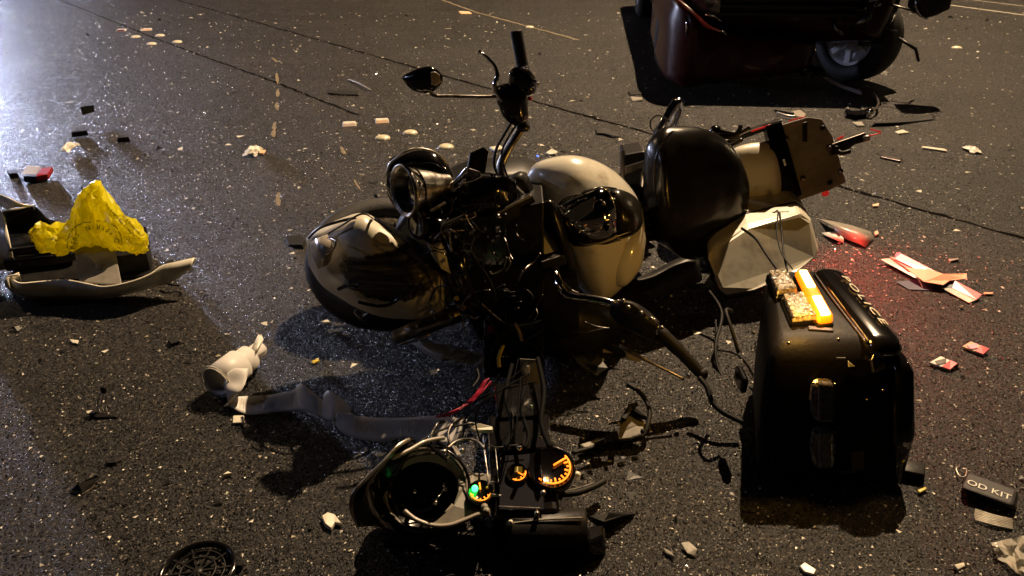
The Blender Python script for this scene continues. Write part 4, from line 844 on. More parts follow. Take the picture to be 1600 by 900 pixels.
plate('lever_blade', [fp(884, 766, .07), fp(910, 760, .07), fp(944, 748, .05), (fp(944, 754, .045)), fp(912, 768, .06), fp(886, 772, .06)], .006, palegrey, FR)
MB().lathe(fp(902, 742, .08), (0, -.4, .9), [(.009, -.02), (.010, .003), (.005, .008), (.001, .009)], 12).build('pale_knob', cream_clean, FR)
MB().lathe(fp(798, 816, .11), (0, -.4, .9), [(.006, -.02), (.006, .003), (.001, .006)], 12).build('pale_knob', cream_clean, FR)
MB().lathe(fp(839, 803, .12), (0, -.4, .9), [(.007, -.02), (.007, .006), (.001, .008)], 10).build('bolt', steel, FR)
for x, y in ((760, 798), (757, 792)): MB().lathe(fp(x, y, .125), (0, -.4, .9), [(.009, -.01), (.009, .002), (.001, .004)], 10).build('bolt', greyplate, FR)
rr_ = random.Random(5)
# wire harness between fairing and forks
for k in range(7):
    x0, y0 = rr_.uniform(770, 840), rr_.uniform(560, 600); x1, y1 = rr_.uniform(690, 800), rr_.uniform(660, 720)
    mx, my = (x0+x1)/2+rr_.uniform(-50, 30), (y0+y1)/2+rr_.uniform(-20, 25)
    wire('harness_wire', [fp(x0, y0, .30), fp(mx, my, .26+rr_.uniform(0, .05)), fp(x1, y1, .19)], rr_.choice([.0015, .0025]), harness, FR, seg=7)
for pts, r, m in [([(680, 668), (672, 684), (676, 700), (690, 712), (700, 720)], .0055, gloss), ([(696, 658), (684, 662), (678, 676), (684, 690), (698, 700)], .005, gloss), ([(724, 652), (706, 664), (700, 680), (704, 694)], .004, darkmetal),
                  ([(700, 700), (712, 690), (730, 686), (746, 690), (756, 700)], .0035, steel), ([(656, 690), (680, 676), (710, 666), (740, 662)], .003, rubber), ([(820, 600), (815, 640), (826, 680), (820, 700)], .006, harness),
                  ([(800, 570), (790, 620), (800, 660), (790, 700)], .007, harness), ([(840, 560), (850, 610), (846, 660), (860, 700)], .008, harness), ([(745, 575), (748, 590), (738, 605)], .003, rubber)]:
    wire('harness_wire', [fp(x, y, .22) for x, y in pts], r, m, FR, seg=6)
for x, y, m in [(699, 712, chrome), (694, 706, steel), (846, 680, chrome), (830, 636, chrome), (849, 770, steel), (722, 704, steel), (812, 700, chrome)]:
    MB().lathe(fp(x, y, .20), (.1, -.5, .8), [(.006, -.01), (.007, .003), (.002, .006), (.001, .006)], 9).build('connector', m, FR)
plate('white_connector', [fp(730, 658, .21), fp(742, 660, .21), fp(770, 666, .20), fp(770, 674, .20), fp(738, 672, .20)], .012, cream_clean, FR, bevel=.004)
plate('torn_bracket', [fp(705, 695, .19), fp(713, 697, .19), fp(722, 710, .18), fp(714, 712, .18)], .003, palegrey, FR)
plate('dangling_tag', [Q(812, 560, 1.95), Q(838, 562, 1.95), Q(850, 590, 1.93), Q(848, 625, 1.9), Q(832, 640, 1.88), Q(818, 610, 1.9)], .003, greyplate, FR)
plate('dangling_tag', [Q(821, 572, 1.93), Q(827, 572, 1.93), Q(827, 586, 1.92), Q(821, 586, 1.92)], .003, cream_clean, FR)
# clutch/mirror arm lying beside the fairing
AR = thing('mirror_arm', 'black triangular mirror arm with cable loop lying right of the lit gauges', 'mirror arm', base([G(960, 690)]))
plate('arm_blade', [fp(*p) for p in ((905, 694, .03), (935, 684, .035), (962, 672, .05), (975, 650, .07), (990, 640, .08), (1008, 660, .06), (1004, 678, .05), (985, 686, .04), (950, 688, .035), (915, 702, .025))], .014, palegrey if False else greyplate, AR, bevel=.005)
plate('arm_cover', [fp(*p) for p in ((928, 690, .05), (944, 684, .055), (948, 694, .045), (930, 698, .04))], .02, black, AR)
plate('arm_cover', [fp(*p) for p in ((960, 668, .07), (970, 664, .07), (968, 686, .055), (958, 688, .055))], .02, black, AR)
plate('arm_cover', [fp(*p) for p in ((970, 652, .085), (984, 630, .10), (996, 628, .10), (1012, 652, .08), (1002, 650, .08), (988, 640, .09), (978, 655, .085))], .02, rubber, AR)
wire('cable_loop', [fp(980, 600, .10), fp(1000, 614, .09), fp(1014, 638, .07), fp(1012, 664, .05), fp(1000, 684, .03), fp(960, 692, .02), fp(925, 700, .02), fp(895, 708, .03)], .008, rubber, AR)
MB().lathe(fp(1004, 673, .065), (0, -.4, .9), [(.006, -.01), (.006, .002), (.001, .003)], 10).build('pivot_hole', rubber, AR)

# ---------------------------------------------------------------- receipt paper
PR = thing('paper_roll', 'unrolled printer paper roll with torn core lying left of the fairing', 'paper roll', base([G(370, 590)]))
pa, pb = fp(350, 588, .052), fp(392, 558, .05); pax = (pb-pa).normalized(); pax.z = 0.02; pax.normalize()
def spiral(c, ax, r0, r1, turns, n, half, mb, skip=0):
    u = ax.cross(Vector((0, 0, 1))).normalized(); v = ax.cross(u)
    A, Bv = [], []
    for i in range(n+1):
        t = i/n; an = 2*math.pi*turns*t; r = r0+(r1-r0)*t
        d = (u*math.cos(an)+v*math.sin(an))*r
        A.append(c+d-ax*half); Bv.append(c+d+ax*half)
    mb.grid([A, [a.lerp(b, .5) for a, b in zip(A, Bv)], Bv])
c_ = fp(374, 572, .05)
mb = MB(); spiral(fp(356, 583, .056), pax, .047, .055, 3.1, 110, .055, mb); spiral(fp(372, 571, .05), pax, .040, .046, 1.2, 40, .055, mb)
mb.build('roll', paper, PR, solid=.0016, smooth=True)
mb = MB(); spiral(fp(392, 556, .05), pax, .024, .030, 2, 40, .05, mb); mb.build('roll_core', paper, PR, solid=.0006, smooth=True)
MB().grid([[fp(392, 548, .08), fp(398, 534, .085), fp(404, 522, .09)], [fp(400, 552, .08), fp(406, 540, .085), fp(412, 530, .085)]]).build('torn_core_end', white, PR, solid=.002)
MB().grid([[fp(400, 535, .06), fp(408, 522, .075)], [fp(410, 540, .05), fp(411, 528, .07)]]).build('torn_core_end', white, PR, solid=.002)
segs = [([(366, 575, .10), (353, 585, .09), (350, 600, .07), (354, 618, .045), (357, 634, .025)], [(388, 576, .09), (386, 590, .08), (381, 604, .07), (372, 616, .055), (364, 620, .03)]),
  ([(361, 620, .02), (385, 619, .022), (420, 617, .03), (452, 611, .04), (466, 604, .05)], [(357, 634, .025), (385, 647, .008), (412, 646, .010), (440, 643, .015), (470, 642, .02)]),
  ([(463, 605, .05), (471, 599, .085), (488, 612, .07), (505, 625, .055)], [(468, 642, .02), (476, 644, .02), (490, 649, .02), (502, 652, .02)]),
  ([(506, 616, .07), (514, 610, .09), (532, 622, .08), (549, 636, .06)], [(502, 652, .02), (518, 659, .03), (532, 655, .03), (547, 648, .03)]),
  ([(528, 642, .06), (548, 648, .055), (580, 652, .05), (630, 653, .055), (682, 650, .06), (730, 655, .065)], [(520, 656, .03), (540, 680, .01), (590, 690, .01), (632, 684, .02), (662, 691, .02), (715, 694, .03)])]
mb = MB(); SG = []
for k_, (ta, bo2) in enumerate(segs):
    T = [fp(*p) for p in cr(ta, 6)]; Bt = [fp(*p) for p in cr(bo2, 6)]; m_ = min(len(T), len(Bt))
    f = lambda a, b, t, i: a.lerp(b, t)+Vector((0, 0, .004*math.sin(math.pi*t)*math.sin(i*.5+k_)))
    mb.grid([[f(a, b, j/6, i) for i, (a, b) in enumerate(zip(T[:m_], Bt[:m_]))] for j in range(7)]); SG.append((T[:m_], Bt[:m_]))
st = mb.build('paper_strip', paper, PR, solid=.0006, smooth=True)
rr_ = random.Random(2)
for sg, i0, i1 in ((1, 4, 15), (1, 19, 21), (4, 8, 26)):
    T, Bt = SG[sg]
    for i in range(i0, min(i1, len(T)-1)):
        for h_ in (0, .5):
            a = T[i].lerp(T[i+1], h_); b = Bt[i].lerp(Bt[i+1], h_); l0, l1 = rr_.uniform(.15, .3), rr_.uniform(.5, .85); dl = (T[i+1]-T[i]).normalized()*.0014
            pt_ = lambda t, k=0: a.lerp(b, t)+Vector((0, 0, .004*math.sin(math.pi*t)*math.sin((i+h_)*.5+sg)+.0013))+dl*k
            MB().grid([[pt_(l0+(l1-l0)*q/5) for q in range(6)], [pt_(l0+(l1-l0)*q/5, 1) for q in range(6)]]).build('printed_line', ink_faint, st)
u_ = pax.cross(Vector((0, 0, 1))).normalized(); v_ = pax.cross(u_); e0 = fp(356, 583, .056)-pax*.056
MB().tube([e0+(u_*math.cos(a*.2)+v_*math.sin(a*.2))*(.047+.0004*a/1.55) for a in range(0, 64)], .0022, 6).build('roll_edge', white, PR)
WP = thing('paper_scrap', 'crumpled white paper sheet half hidden under the motorcycle forks', 'paper', base([G(700, 560)]))
MB().grid([[fp(642, 536, .05), fp(680, 532, .06), fp(720, 545, .05), fp(770, 560, .07)], [fp(660, 548, .02), fp(690, 552, .03), fp(730, 566, .02), fp(780, 575, .04)], [fp(684, 564, .01), fp(700, 560, .02), fp(740, 575, .01), fp(782, 584, .02)]]).build('sheet', paper, WP, solid=.001, smooth=True)
# ---------------------------------------------------------------- detached cream saddlebag shell on the left
LS = thing('broken_saddlebag_lid', 'broken cream and black saddlebag shell at the left edge holding a yellow bag', 'saddlebag shell', base([G(140, 430)]))
E = [(14, 450, .10), (8, 438, .115), (16, 432, .12), (30, 442, .115), (60, 440, .11), (100, 437, .115), (135, 443, .11), (165, 448, .105), (205, 440, .115), (235, 428, .125), (255, 414, .14), (280, 408, .14), (304, 403, .14)]
Lw = [(22, 452, .05), (14, 446, .04), (18, 455, .02), (34, 463, .006), (60, 467, .004), (100, 466, .004), (135, 465, .004), (165, 464, .004), (205, 458, .01), (235, 450, .03), (255, 444, .05), (275, 436, .07), (300, 418, .11)]
e = [fp(*p) for p in cr(E[2:], 5)]; l = [fp(*p) for p in cr(Lw[2:], 5)]
MB().grid([e, [a.lerp(b, .33)+Vector((0, -.012, 0)) for a, b in zip(e, l)], [a.lerp(b, .66)+Vector((0, -.012, 0)) for a, b in zip(e, l)], l]).build('lower_shell', cream_clean, LS, solid=.007, smooth=True)
wire('shell_lip', [fp(*p) for p in ((30, 430, .13), (14, 432, .125), (9, 440, .11), (14, 450, .08), (30, 452, .06))], .005, cream_clean, LS)
MB().grid([[fp(30, 426, .13), fp(12, 434, .125), fp(14, 450, .10)], [fp(34, 440, .04), fp(20, 446, .02), fp(22, 458, .01)]]).build('shell_end', cream_clean, LS, solid=.006, smooth=True)
# black tray behind the lip
plate('tray_floor', [fp(20, 440, .012), fp(240, 430, .012), fp(236, 392, .012), fp(20, 398, .012)], .008, black, LS)
rbox('tray_wall', [fp(0, 402, .02), fp(236, 388, .02), fp(236, 384, .02), fp(0, 398, .02)], (0, 0, .10), gloss, LS)
rbox('tray_wall', [fp(182, 430, .005), fp(236, 424, .005), fp(236, 392, .005), fp(178, 396, .005)], (0, 0, .09), black, LS)
plate('hinge_plate', [fp(114, 382, .16), fp(176, 372, .17), fp(190, 444, .10), fp(124, 440, .10)], .008, greyplate, LS, bevel=.003)
MB().lathe(fp(154, 416, .13), (0, -.45, .9), [(.012, -.002), (.014, .001), (.001, .002)], 18).build('embossed_mark', greyplate, LS)
plate('hinge_slot', [fp(126, 374, .175), fp(172, 364, .18), fp(174, 372, .175), fp(128, 382, .17)], .006, black, LS)
wire('slot_edge', [fp(127, 378, .18), fp(126, 368, .185), fp(150, 362, .19), fp(172, 364, .185), fp(173, 373, .18)], .002, steel, LS)
# upper-left cream shell with black opening
up_ = [(-80, 300, .30), (-30, 296, .32), (10, 308, .32), (30, 318, .30), (48, 322, .28)]
rb_ = [(-80, 318, .22), (-30, 318, .22), (0, 322, .22), (8, 324, .22), (12, 326, .22)]
MB().grid([[fp(*p) for p in cr(up_, 4)], [fp(*p)+Vector((0, -.01, .01)) for p in cr([((a[0]+b[0])/2, (a[1]+b[1])/2, (a[2]+b[2])/2) for a, b in zip(up_, rb_)], 4)], [fp(*p) for p in cr(rb_, 4)]]).build('upper_shell', cream, LS, solid=.007, smooth=True)
lf = [[(-80, 318, .24), (-80, 400, .12), (-80, 440, .01)], [(-20, 320, .24), (-20, 380, .13), (-20, 425, .01)], [(2, 330, .23), (8, 375, .13), (14, 420, .02)], [(8, 342, .20), (16, 384, .12), (22, 408, .04)]]
MB().grid([[fp(*p) for p in cr(r, 4)] for r in lf]).build('side_shell', cream, LS, solid=.006, smooth=True)
MB().hexa([fp(*p) for p in ((2, 396, .01), (52, 388, .01), (110, 380, .01), (108, 350, .01), (6, 350, .01))], [fp(*p) for p in ((2, 330, .22), (52, 321, .22), (56, 322, .20), (58, 340, .12), (6, 345, .14))]).build('black_liner', gloss, LS, bevel=.01)
rbox('liner_rail', [fp(14, 394, .10), fp(118, 380, .10), fp(118, 377, .10), fp(14, 391, .10)], (0, 0, .012), black, LS)
rbox('lower_rail', [fp(10, 425, .02), fp(116, 412, .02), fp(116, 406, .02), fp(10, 419, .02)], (0, 0, .05), gloss, LS)
wire('liner_edge', [fp(2, 330, .225), fp(30, 326, .225), fp(54, 320, .225)], .004, cream_clean, LS)
# broken end of the shell
plate('broken_bracket', [fp(258, 408, .13), fp(270, 404, .13), fp(276, 412, .12), fp(262, 418, .12)], .012, black, LS)
plate('broken_bracket', [fp(290, 428, .08), fp(296, 420, .09), fp(303, 414, .10), fp(300, 424, .08)], .006, steel, LS)
wire('broken_strap', [fp(255, 440, .03), (fp(266, 444, .03)), fp(280, 446, .02)], .006, rubber, LS)
wire('broken_strap', [fp(288, 428, .06), (fp(298, 416, .09)), fp(306, 404, .12)], .004, yelwire if False else cream_clean, LS)
# yellow bag
YBG = thing('yellow_bag', 'crumpled bright yellow plastic bag with black printing in the broken shell', 'plastic bag', base([G(140, 425)]))
bag = [(49, 358, 49, 366, 2.90, .01, .02), (58, 353, 62, 388, 2.90, .03, .04), (76, 350, 80, 391, 2.90, .05, .05), (98, 350, 98, 390, 2.91, .06, .06), (112, 340, 114, 388, 2.92, .07, .07), (120, 310, 124, 386, 2.93, .08, .08),
       (134, 294, 140, 384, 2.94, .08, .09), (149, 281, 154, 383, 2.95, .075, .09), (158, 293, 168, 384, 2.94, .085, .09), (174, 312, 182, 386, 2.93, .085, .09), (192, 332, 198, 388, 2.92, .075, .08), (212, 346, 214, 389, 2.92, .06, .07), (225, 366, 227, 390, 2.92, .03, .05), (230, 382, 230, 390, 2.92, .01, .02)]
BR_ = loft_rings(bag, 30, 3, .9, disp=.028, dfreq=14, seed=8, fold=.02, crease=.05)
rnd = random.Random(21)
BR_ = [[p+Vector((rnd.uniform(-1, 1), rnd.uniform(-1.6, 1.6), rnd.uniform(-1, 1)))*.0075 for p in r] for r in BR_]
bo = MB().rings(BR_).build('bag_film', yellow, YBG, smooth=False)
from mathutils.bvhtree import BVHTree
bo_me = bo.data; bvh = BVHTree.FromPolygons([v.co+offs(YBG) for v in bo_me.vertices], [tuple(p.vertices) for p in bo_me.polygons])
def on_bag(px, py):
    d = ray(px, py).normalized(); h = bvh.ray_cast(Vector((0, 0, CH)), d)
    return h[0]-d*.0018 if h[0] else Q(px, py, 2.85)
def bag_text(s, size, cx, cy, ang, extr=0):
    ca, sa_ = math.cos(R(ang)), math.sin(R(ang))
    return text('print', s, size, None, ink, bo, 0, warp=lambda v: on_bag(cx+v.x*ca+v.y*sa_, cy+v.x*sa_-v.y*ca))
def bag_arc(s, size, cx, cy, rx, ry, a0, a1, flip=0):
    for i, ch in enumerate(s):
        a = a0+(a1-a0)*i/(len(s)-1)
        if ch == ' ': continue
        x, y = cx+rx*math.cos(R(a)), cy-ry*math.sin(R(a)); bag_text(ch, size, x, y, 90-a+flip)
def bag_line(pts, wd):
    c = cr(pts, 6); L1, L2 = [], []
    for i, p in enumerate(c):
        q = c[min(i+1, len(c)-1)]; q0 = c[max(i-1, 0)]; d = Vector((q[0]-q0[0], q[1]-q0[1])).normalized()
        L1.append(on_bag(p[0]-d.y*wd/2, p[1]+d.x*wd/2)); L2.append(on_bag(p[0]+d.y*wd/2, p[1]-d.x*wd/2))
    MB().grid([L1, L2]).build('print_outline', ink, bo)
bag_arc('BERS', 10, 146, 388, 32, 34, 178, 142); bag_arc('DIFFEREN', 11, 150, 384, 34, 30, 16, 112, 180)
bag_line([(105, 388), (106, 372), (114, 358), (128, 349), (142, 347)], 1.2)
bag_line([(150, 345), (166, 347), (180, 354), (188, 366), (190, 378)], 1.2)
for i, (s, x, y, a) in enumerate([('Blue & Cameron', 178, 333, 48), ('Real & Camarillo', 199, 357, 48), ('All & Conservation', 207, 353, 48), ('Main', 180, 322, 40)][:3]):
    bag_text(s, 5.6, x, y, a)
bag_text('FT', 10, 84, 376, 40)

# ---------------------------------------------------------------- loose things on the road
def frag(label, cat, name, pts, h, m, lift=.0, tilt=.006, group=None, part='piece', seed=None, bevel=.0015, extra=None):
    rnd = random.Random(seed if seed is not None else len(label)*7+int(pts[0][0]))
    P_ = [G(x, y, .004) for x, y in pts]; t = thing(name, label, cat, base(P_), group)
    h = h*(.45 if h < .03 else .8); cc_ = sum(P_, Vector())/len(P_)
    up = [p.lerp(cc_, .12 if h < .04 else 0)+Vector((0, 0, h+lift+rnd.uniform(0, tilt))) for p in P_]
    bo_ = [p+Vector((0, 0, lift if lift else 0)) for p in P_]
    MB().hexa(bo_, up).build(part, m, t, bevel=bevel)
    if extra: extra(t, P_)
    return t
def crumple(label, cat, name, cx, cy, sx, sy, h, m, seed=0, n=9, m2=None):
    rnd = random.Random(seed); p0 = G(cx, cy); t = thing(name, label, cat, p0)
    k = (G(cx+10, cy)-G(cx, cy)).length/10; ky = (G(cx, cy+1)-G(cx, cy)).length
    rows = []
    for j in range(n):
        row = []
        for i in range(n):
            u, v = i/(n-1)*2-1, j/(n-1)*2-1; f = max(0, 1-.55*(u*u+v*v)+.0)
            q = Vector((u*3+seed, v*3, seed*.7))
            row.append(p0+Vector((u*sx*k*(.85+.3*noise.noise(q)), v*sy*ky*(.85+.3*noise.noise(q+Vector((5, 0, 0)))), .003+h*f*(.55+.7*abs(noise.noise(q*1.3)))+.004*rnd.random())))
        rows.append(row)
    MB().grid(rows).build('crumpled_sheet', m, t, solid=.0015, smooth=False)
    return t
# dark shards, upper left, standing proud of the road so their shadows stretch
frag('thin black plastic blade standing on edge, farthest of the shards upper left', 'plastic shard', 'plastic_shard', [(130, 186), (150, 180), (150.5, 180.6), (130.5, 186.6)], .055, black, .03, .02)
frag('flat black plastic shard, leftmost of the three upper left', 'plastic shard', 'plastic_shard', [(112, 214), (138, 211), (138.5, 211.8), (112.5, 214.8)], .038, black)
frag('short black plastic shard, rightmost of the three upper left', 'plastic shard', 'plastic_shard', [(184, 222), (204, 221), (204, 221.8), (184, 222.8)], .036, black)
crumple('crumpled white tissue glinting above the yellow bag', 'paper scrap', 'paper_scrap', 110, 235, 9, 6, .06, white, 3)
frag('black and red battery shaped block lying above the yellow bag', 'battery', 'battery_block', [(37, 284), (60, 285), (68, 272), (46, 270)], .035, black,
     extra=lambda t, P: (rbox('red_end', [P[1]+Vector((-.005, 0, .006)), G(76, 280, .01), G(84, 268, .01), P[2]+Vector((-.005, 0, .006))], (0, 0, .03), dark_red, t, bevel=.002),
                         plate('pale_face', [p+Vector((0, 0, .047)) for p in (P[0], P[1], P[2], P[3])], .003, palegrey, t)))
frag('small black clip at the far left beside the red ended block', 'clip', 'plastic_clip', [(12, 272), (26, 270), (30, 277), (16, 279)], .03, black)
crumple('crumpled white paper cup with rusty tip, centre left', 'paper cup', 'paper_cup', 396, 240, 12, 7, .05, white, 5)
frag('dark rusty tip chip beside the crumpled cup', 'plastic chip', 'plastic_chip', [(404, 236), (416, 236), (412, 242), (405, 242)], .02, tan)
frag('small pale sliver left of the crumpled cup', 'plastic chip', 'plastic_chip', [(277, 233), (286, 231), (285, 236), (279, 236)], .008, cream_clean)
frag('black strip lying above the middle lane dots', 'rubber strip', 'rubber_strip', [(510, 143), (530, 142), (564, 144), (562, 150), (536, 149), (511, 147)], .012, rubber)
tq = thing('curved_clear_strip', 'thin curved translucent strip above the middle lane dots', 'plastic strip', base([G(560, 132)]))
wire('strip', [G(544, 124, .01), G(556, 128, .02), G(568, 134, .02), G(580, 141, .01)], .006, palegrey, tq)
frag('black toothed rubber strip behind the fuel tank', 'rubber strip', 'rubber_strip', [(929, 203), (940, 201), (952, 206), (968, 208), (970, 214), (956, 215), (944, 211), (931, 210)], .018, rubber)
frag('flat black bar lying right of the mount plate', 'metal bar', 'metal_bar', [(1376, 242), (1410, 249), (1408, 254), (1374, 247)], .016, darkmetal)
frag('long thin black strip upper right, longest on the road', 'rubber strip', 'rubber_strip', [(1358, 193), (1400, 190), (1440, 184), (1462, 182), (1462, 187), (1430, 191), (1400, 196), (1360, 198)], .012, rubber, .0, .02)
t1 = frag('black curved lever assembly lying below the truck wheel', 'lever', 'lever_assembly', [(1318, 176), (1330, 180), (1350, 178), (1362, 170), (1366, 176), (1354, 185), (1336, 188), (1320, 184)], .035, gloss)
wire('lever_arm', [G(1360, 176, .04), G(1370, 168, .05), G(1372, 158, .06), G(1366, 146, .05)], .010, darkmetal, t1)
MB().lathe(G(1360, 172, .055), (0, 0, 1), [(.02, -.02), (.022, .0), (.012, .008), (.001, .008)], 14).build('pivot', chrome, t1)
t2 = frag('grey folding tool with pointed jaws beyond the mount plate', 'pliers', 'pliers', [(1236, 176), (1250, 173), (1260, 180), (1256, 186), (1240, 182)], .02, palegrey)
wire('handle', [G(1240, 178, .02), G(1225, 175, .02), G(1210, 172, .02)], .012, black, t2); wire('handle', [G(1242, 182, .02), G(1230, 181, .02), G(1214, 176, .02)], .009, steel, t2)
for lab, nm, m, q, h in [
    ('tan splinter of trim beside the long black strip', 'plastic_chip', cream_clean, [(1398, 206), (1410, 203), (1422, 208), (1404, 210)], .008),
    ('pale straw like stick left of the white crumb, far right', 'stick', cream_clean, [(1440, 229), (1480, 235), (1480, 238), (1440, 232)], .008),
    ('grey chip on the road below the lever assembly', 'plastic_chip', greyplate, [(1330, 192), (1346, 191), (1352, 198), (1340, 198)], .012),
    ('pale chip just behind the crash guard', 'plastic_chip', greyplate, [(984, 152), (1004, 153), (1004, 158), (988, 158)], .01),
    ('black crumb beside the pale chip behind the crash guard', 'plastic_chip', black, [(980, 144), (1000, 143), (1008, 147), (984, 149)], .008),
    ('pale scrap tucked behind the right handlebar', 'plastic_chip', cream_clean, [(764, 232), (782, 228), (788, 233), (772, 237)], .012),
    ('white torn scrap above the fuel tank', 'paper_scrap', white, [(852, 240), (862, 234), (872, 238), (868, 243), (858, 243)], .014),
    ('round rusty bolt head right of the clear bag', 'bolt_head', tan, [(1365, 364), (1371, 362), (1373, 368), (1367, 370)], .015),
    ('pale sliver upper right of the red ended leaflets', 'plastic_chip', greyplate, [(1480, 406), (1498, 404), (1498, 407), (1484, 410)], .008),
    ('tan splinter at the tip of the red leaflet', 'plastic_chip', tan, [(1536, 458), (1552, 459), (1552, 461), (1538, 461)], .005),
    ('tan wood chip right of the mount plate', 'plastic_chip', tan, [(1362, 320), (1374, 319), (1373, 323), (1364, 324)], .008),
    ('small bright chip on the road below the mounting foot', 'plastic_chip', yelwire, [(1432, 768), (1446, 762), (1448, 766), (1436, 773)], .008),
    ('pale bone like scrap left of the black fairing', 'plastic_chip', cream_clean, [(502, 810), (512, 804), (524, 806), (536, 822), (524, 820), (518, 830), (508, 824)], .018),
    ('small tan square chip under the paper strip', 'plastic_chip', cream_clean, [(364, 651), (382, 650), (381, 663), (363, 663)], .008),
    ('pale triangular chip left of the fairing', 'plastic_chip', cream_clean, [(348, 746), (356, 738), (364, 742)], .012),
    ('pale triangular chip, leftmost on the near road', 'plastic_chip', cream_clean, [(108, 532), (124, 533), (121, 538), (113, 537)], .01),
    ('bright broken chip at the bottom edge right of centre', 'plastic_chip', white, [(1248, 886), (1256, 880), (1276, 894), (1272, 902), (1256, 896)], .012),
    ('pale pointed chip at the bottom right under the clear film', 'plastic_chip', cream_clean, [(1488, 886), (1506, 880), (1508, 886), (1496, 892)], .006),
    ('small brown twig like chip left of the clear plastic shard', 'plastic_chip', greyplate, [(1034, 856), (1050, 866), (1054, 874), (1040, 866)], .008),
    ('black crumb of rubber near the left handlebar end shadow', 'plastic_chip', rubber, [(262, 535), (276, 530), (282, 536), (268, 542)], .02),
    ('black crumb above the chrome lens strip, near left', 'plastic_chip', rubber, [(164, 722), (182, 720), (184, 725), (168, 727)], .012),
    ('tan chip near the clear lens sliver behind the left shadow', 'plastic_chip', yelwire, [(486, 566), (498, 562), (500, 566), (490, 570)], .01),
    ('pale leaf like chip beside the fender tip', 'plastic_chip', cream_clean, [(498, 504), (512, 502), (520, 507), (506, 510)], .01),
    ('black torn rubber scrap lying left of the fender', 'rubber_strip', rubber, [(444, 372), (470, 370), (478, 378), (474, 388), (450, 386)], .02),
    ('rusty chip far up the road above the handlebar', 'plastic_chip', tan, [(716, 18), (734, 19), (738, 22), (720, 22)], .02)]:
    frag(lab, nm.replace('_', ' '), nm, q, h, m)
crumple('small crumpled white tissue at the right end of the pale stick', 'paper scrap', 'paper_scrap', 1518, 236, 10, 5, .03, white, 9)
# clear film bag with its grey face beside the case
cb = thing('clear_evidence_bag', 'grey translucent plastic wrapper lying right of the cream saddlebag', 'plastic wrapper', base([G(1320, 365)]))
MB().grid([[fp(1280, 342, .01), fp(1302, 346, .03), fp(1330, 352, .035), fp(1360, 362, .02)], [fp(1300, 352, .05), fp(1316, 358, .045), fp(1340, 366, .05), fp(1366, 372, .01)], [fp(1308, 366, .012), fp(1322, 374, .012), fp(1344, 382, .012), fp(1352, 387, .005)]]).build('film', palegrey, cb, solid=.002, smooth=True)
MB().grid([[fp(1284, 364, .01), fp(1306, 362, .02), fp(1318, 372, .02)], [fp(1290, 368, .012), fp(1304, 374, .02), fp(1318, 380, .006)]]).build('film_fold', white, cb, solid=.002, smooth=True)
# leaflets
lf_ = thing('leaflet_bundle', 'fanned leaflets in grey, pink and tan with bright red end, right of the case', 'leaflets', base([G(1455, 435)]))
def leaf(name, pts, m): plate(name, [fp(*p) for p in pts], .002, m, lf_, bevel=0)
leaf('grey_leaflet', [(1376, 405, .02), (1392, 403, .025), (1462, 438, .02), (1440, 440, .012)], palegrey)
leaf('grey_leaflet', [(1390, 401, .03), (1404, 402, .03), (1440, 422, .03), (1420, 422, .025)], greyplate)
leaf('pink_leaflet', [(1401, 394, .04), (1408, 396, .045), (1466, 426, .04), (1452, 430, .03), (1398, 404, .035)], pinkp)
leaf('tan_leaflet', [(1414, 418, .045), (1450, 420, .05), (1474, 428, .045), (1510, 427, .04), (1511, 435, .035), (1484, 438, .03), (1474, 445, .03), (1444, 440, .03)], tan)
leaf('navy_leaflet', [(1476, 437, .02), (1492, 438, .022), (1490, 450, .012), (1474, 449, .01)], navy)
leaf('red_leaflet', [(1492, 438, .028), (1534, 460, .02), (1526, 468, .012), (1488, 450, .015)], redp)
leaf('white_leaflet', [(1472, 450, .012), (1486, 450, .014), (1526, 468, .010), (1514, 473, .006)], white)
leaf('navy_backing', [(1400, 440, .008), (1440, 436, .01), (1480, 448, .01), (1470, 454, .005), (1420, 452, .004)], navy)
wire('torn_fringe', [fp(1432, 432, .05), fp(1438, 442, .03), fp(1442, 450, .015)], .002, white, lf_)
# two packets
for lab, q, c_ in [('white and red foil packet, the nearer and left of the pair', [(1452, 566, .014), (1470, 556, .02), (1496, 568, .018), (1484, 578, .010)], white), ('pink and red foil packet, the farther and right of the pair', [(1503, 541, .012), (1517, 533, .022), (1546, 545, .018), (1536, 554, .010)], tan)]:
    t = thing('foil_packet', lab, 'packet', base([G(*p[:2]) for p in q]), 'foil packets')
    w4 = [fp(*p) for p in q]
    plate('wrapper', w4, .008, c_, t, bevel=.002)
    plate('red_end', [w4[1].lerp(w4[2], .55)+Vector((0, -.001, .002)), w4[2]+Vector((0, -.001, .002)), w4[3]+Vector((0, -.001, .002)), w4[0].lerp(w4[3], .6)+Vector((0, -.001, .002))], .004, redp, t, bevel=.001)
    plate('foil_window', [w4[0].lerp(w4[1], .3).lerp(w4[3], .12)+Vector((0, -.001, .003)), w4[1].lerp(w4[2], .3)+Vector((0, -.004, .003)), w4[1].lerp(w4[3], .55)+Vector((0, -.001, .003)), w4[0].lerp(w4[3], .4)+Vector((0, 0, .003))], .002, darkmetal if c_ is white else pinkp, t, bevel=0)
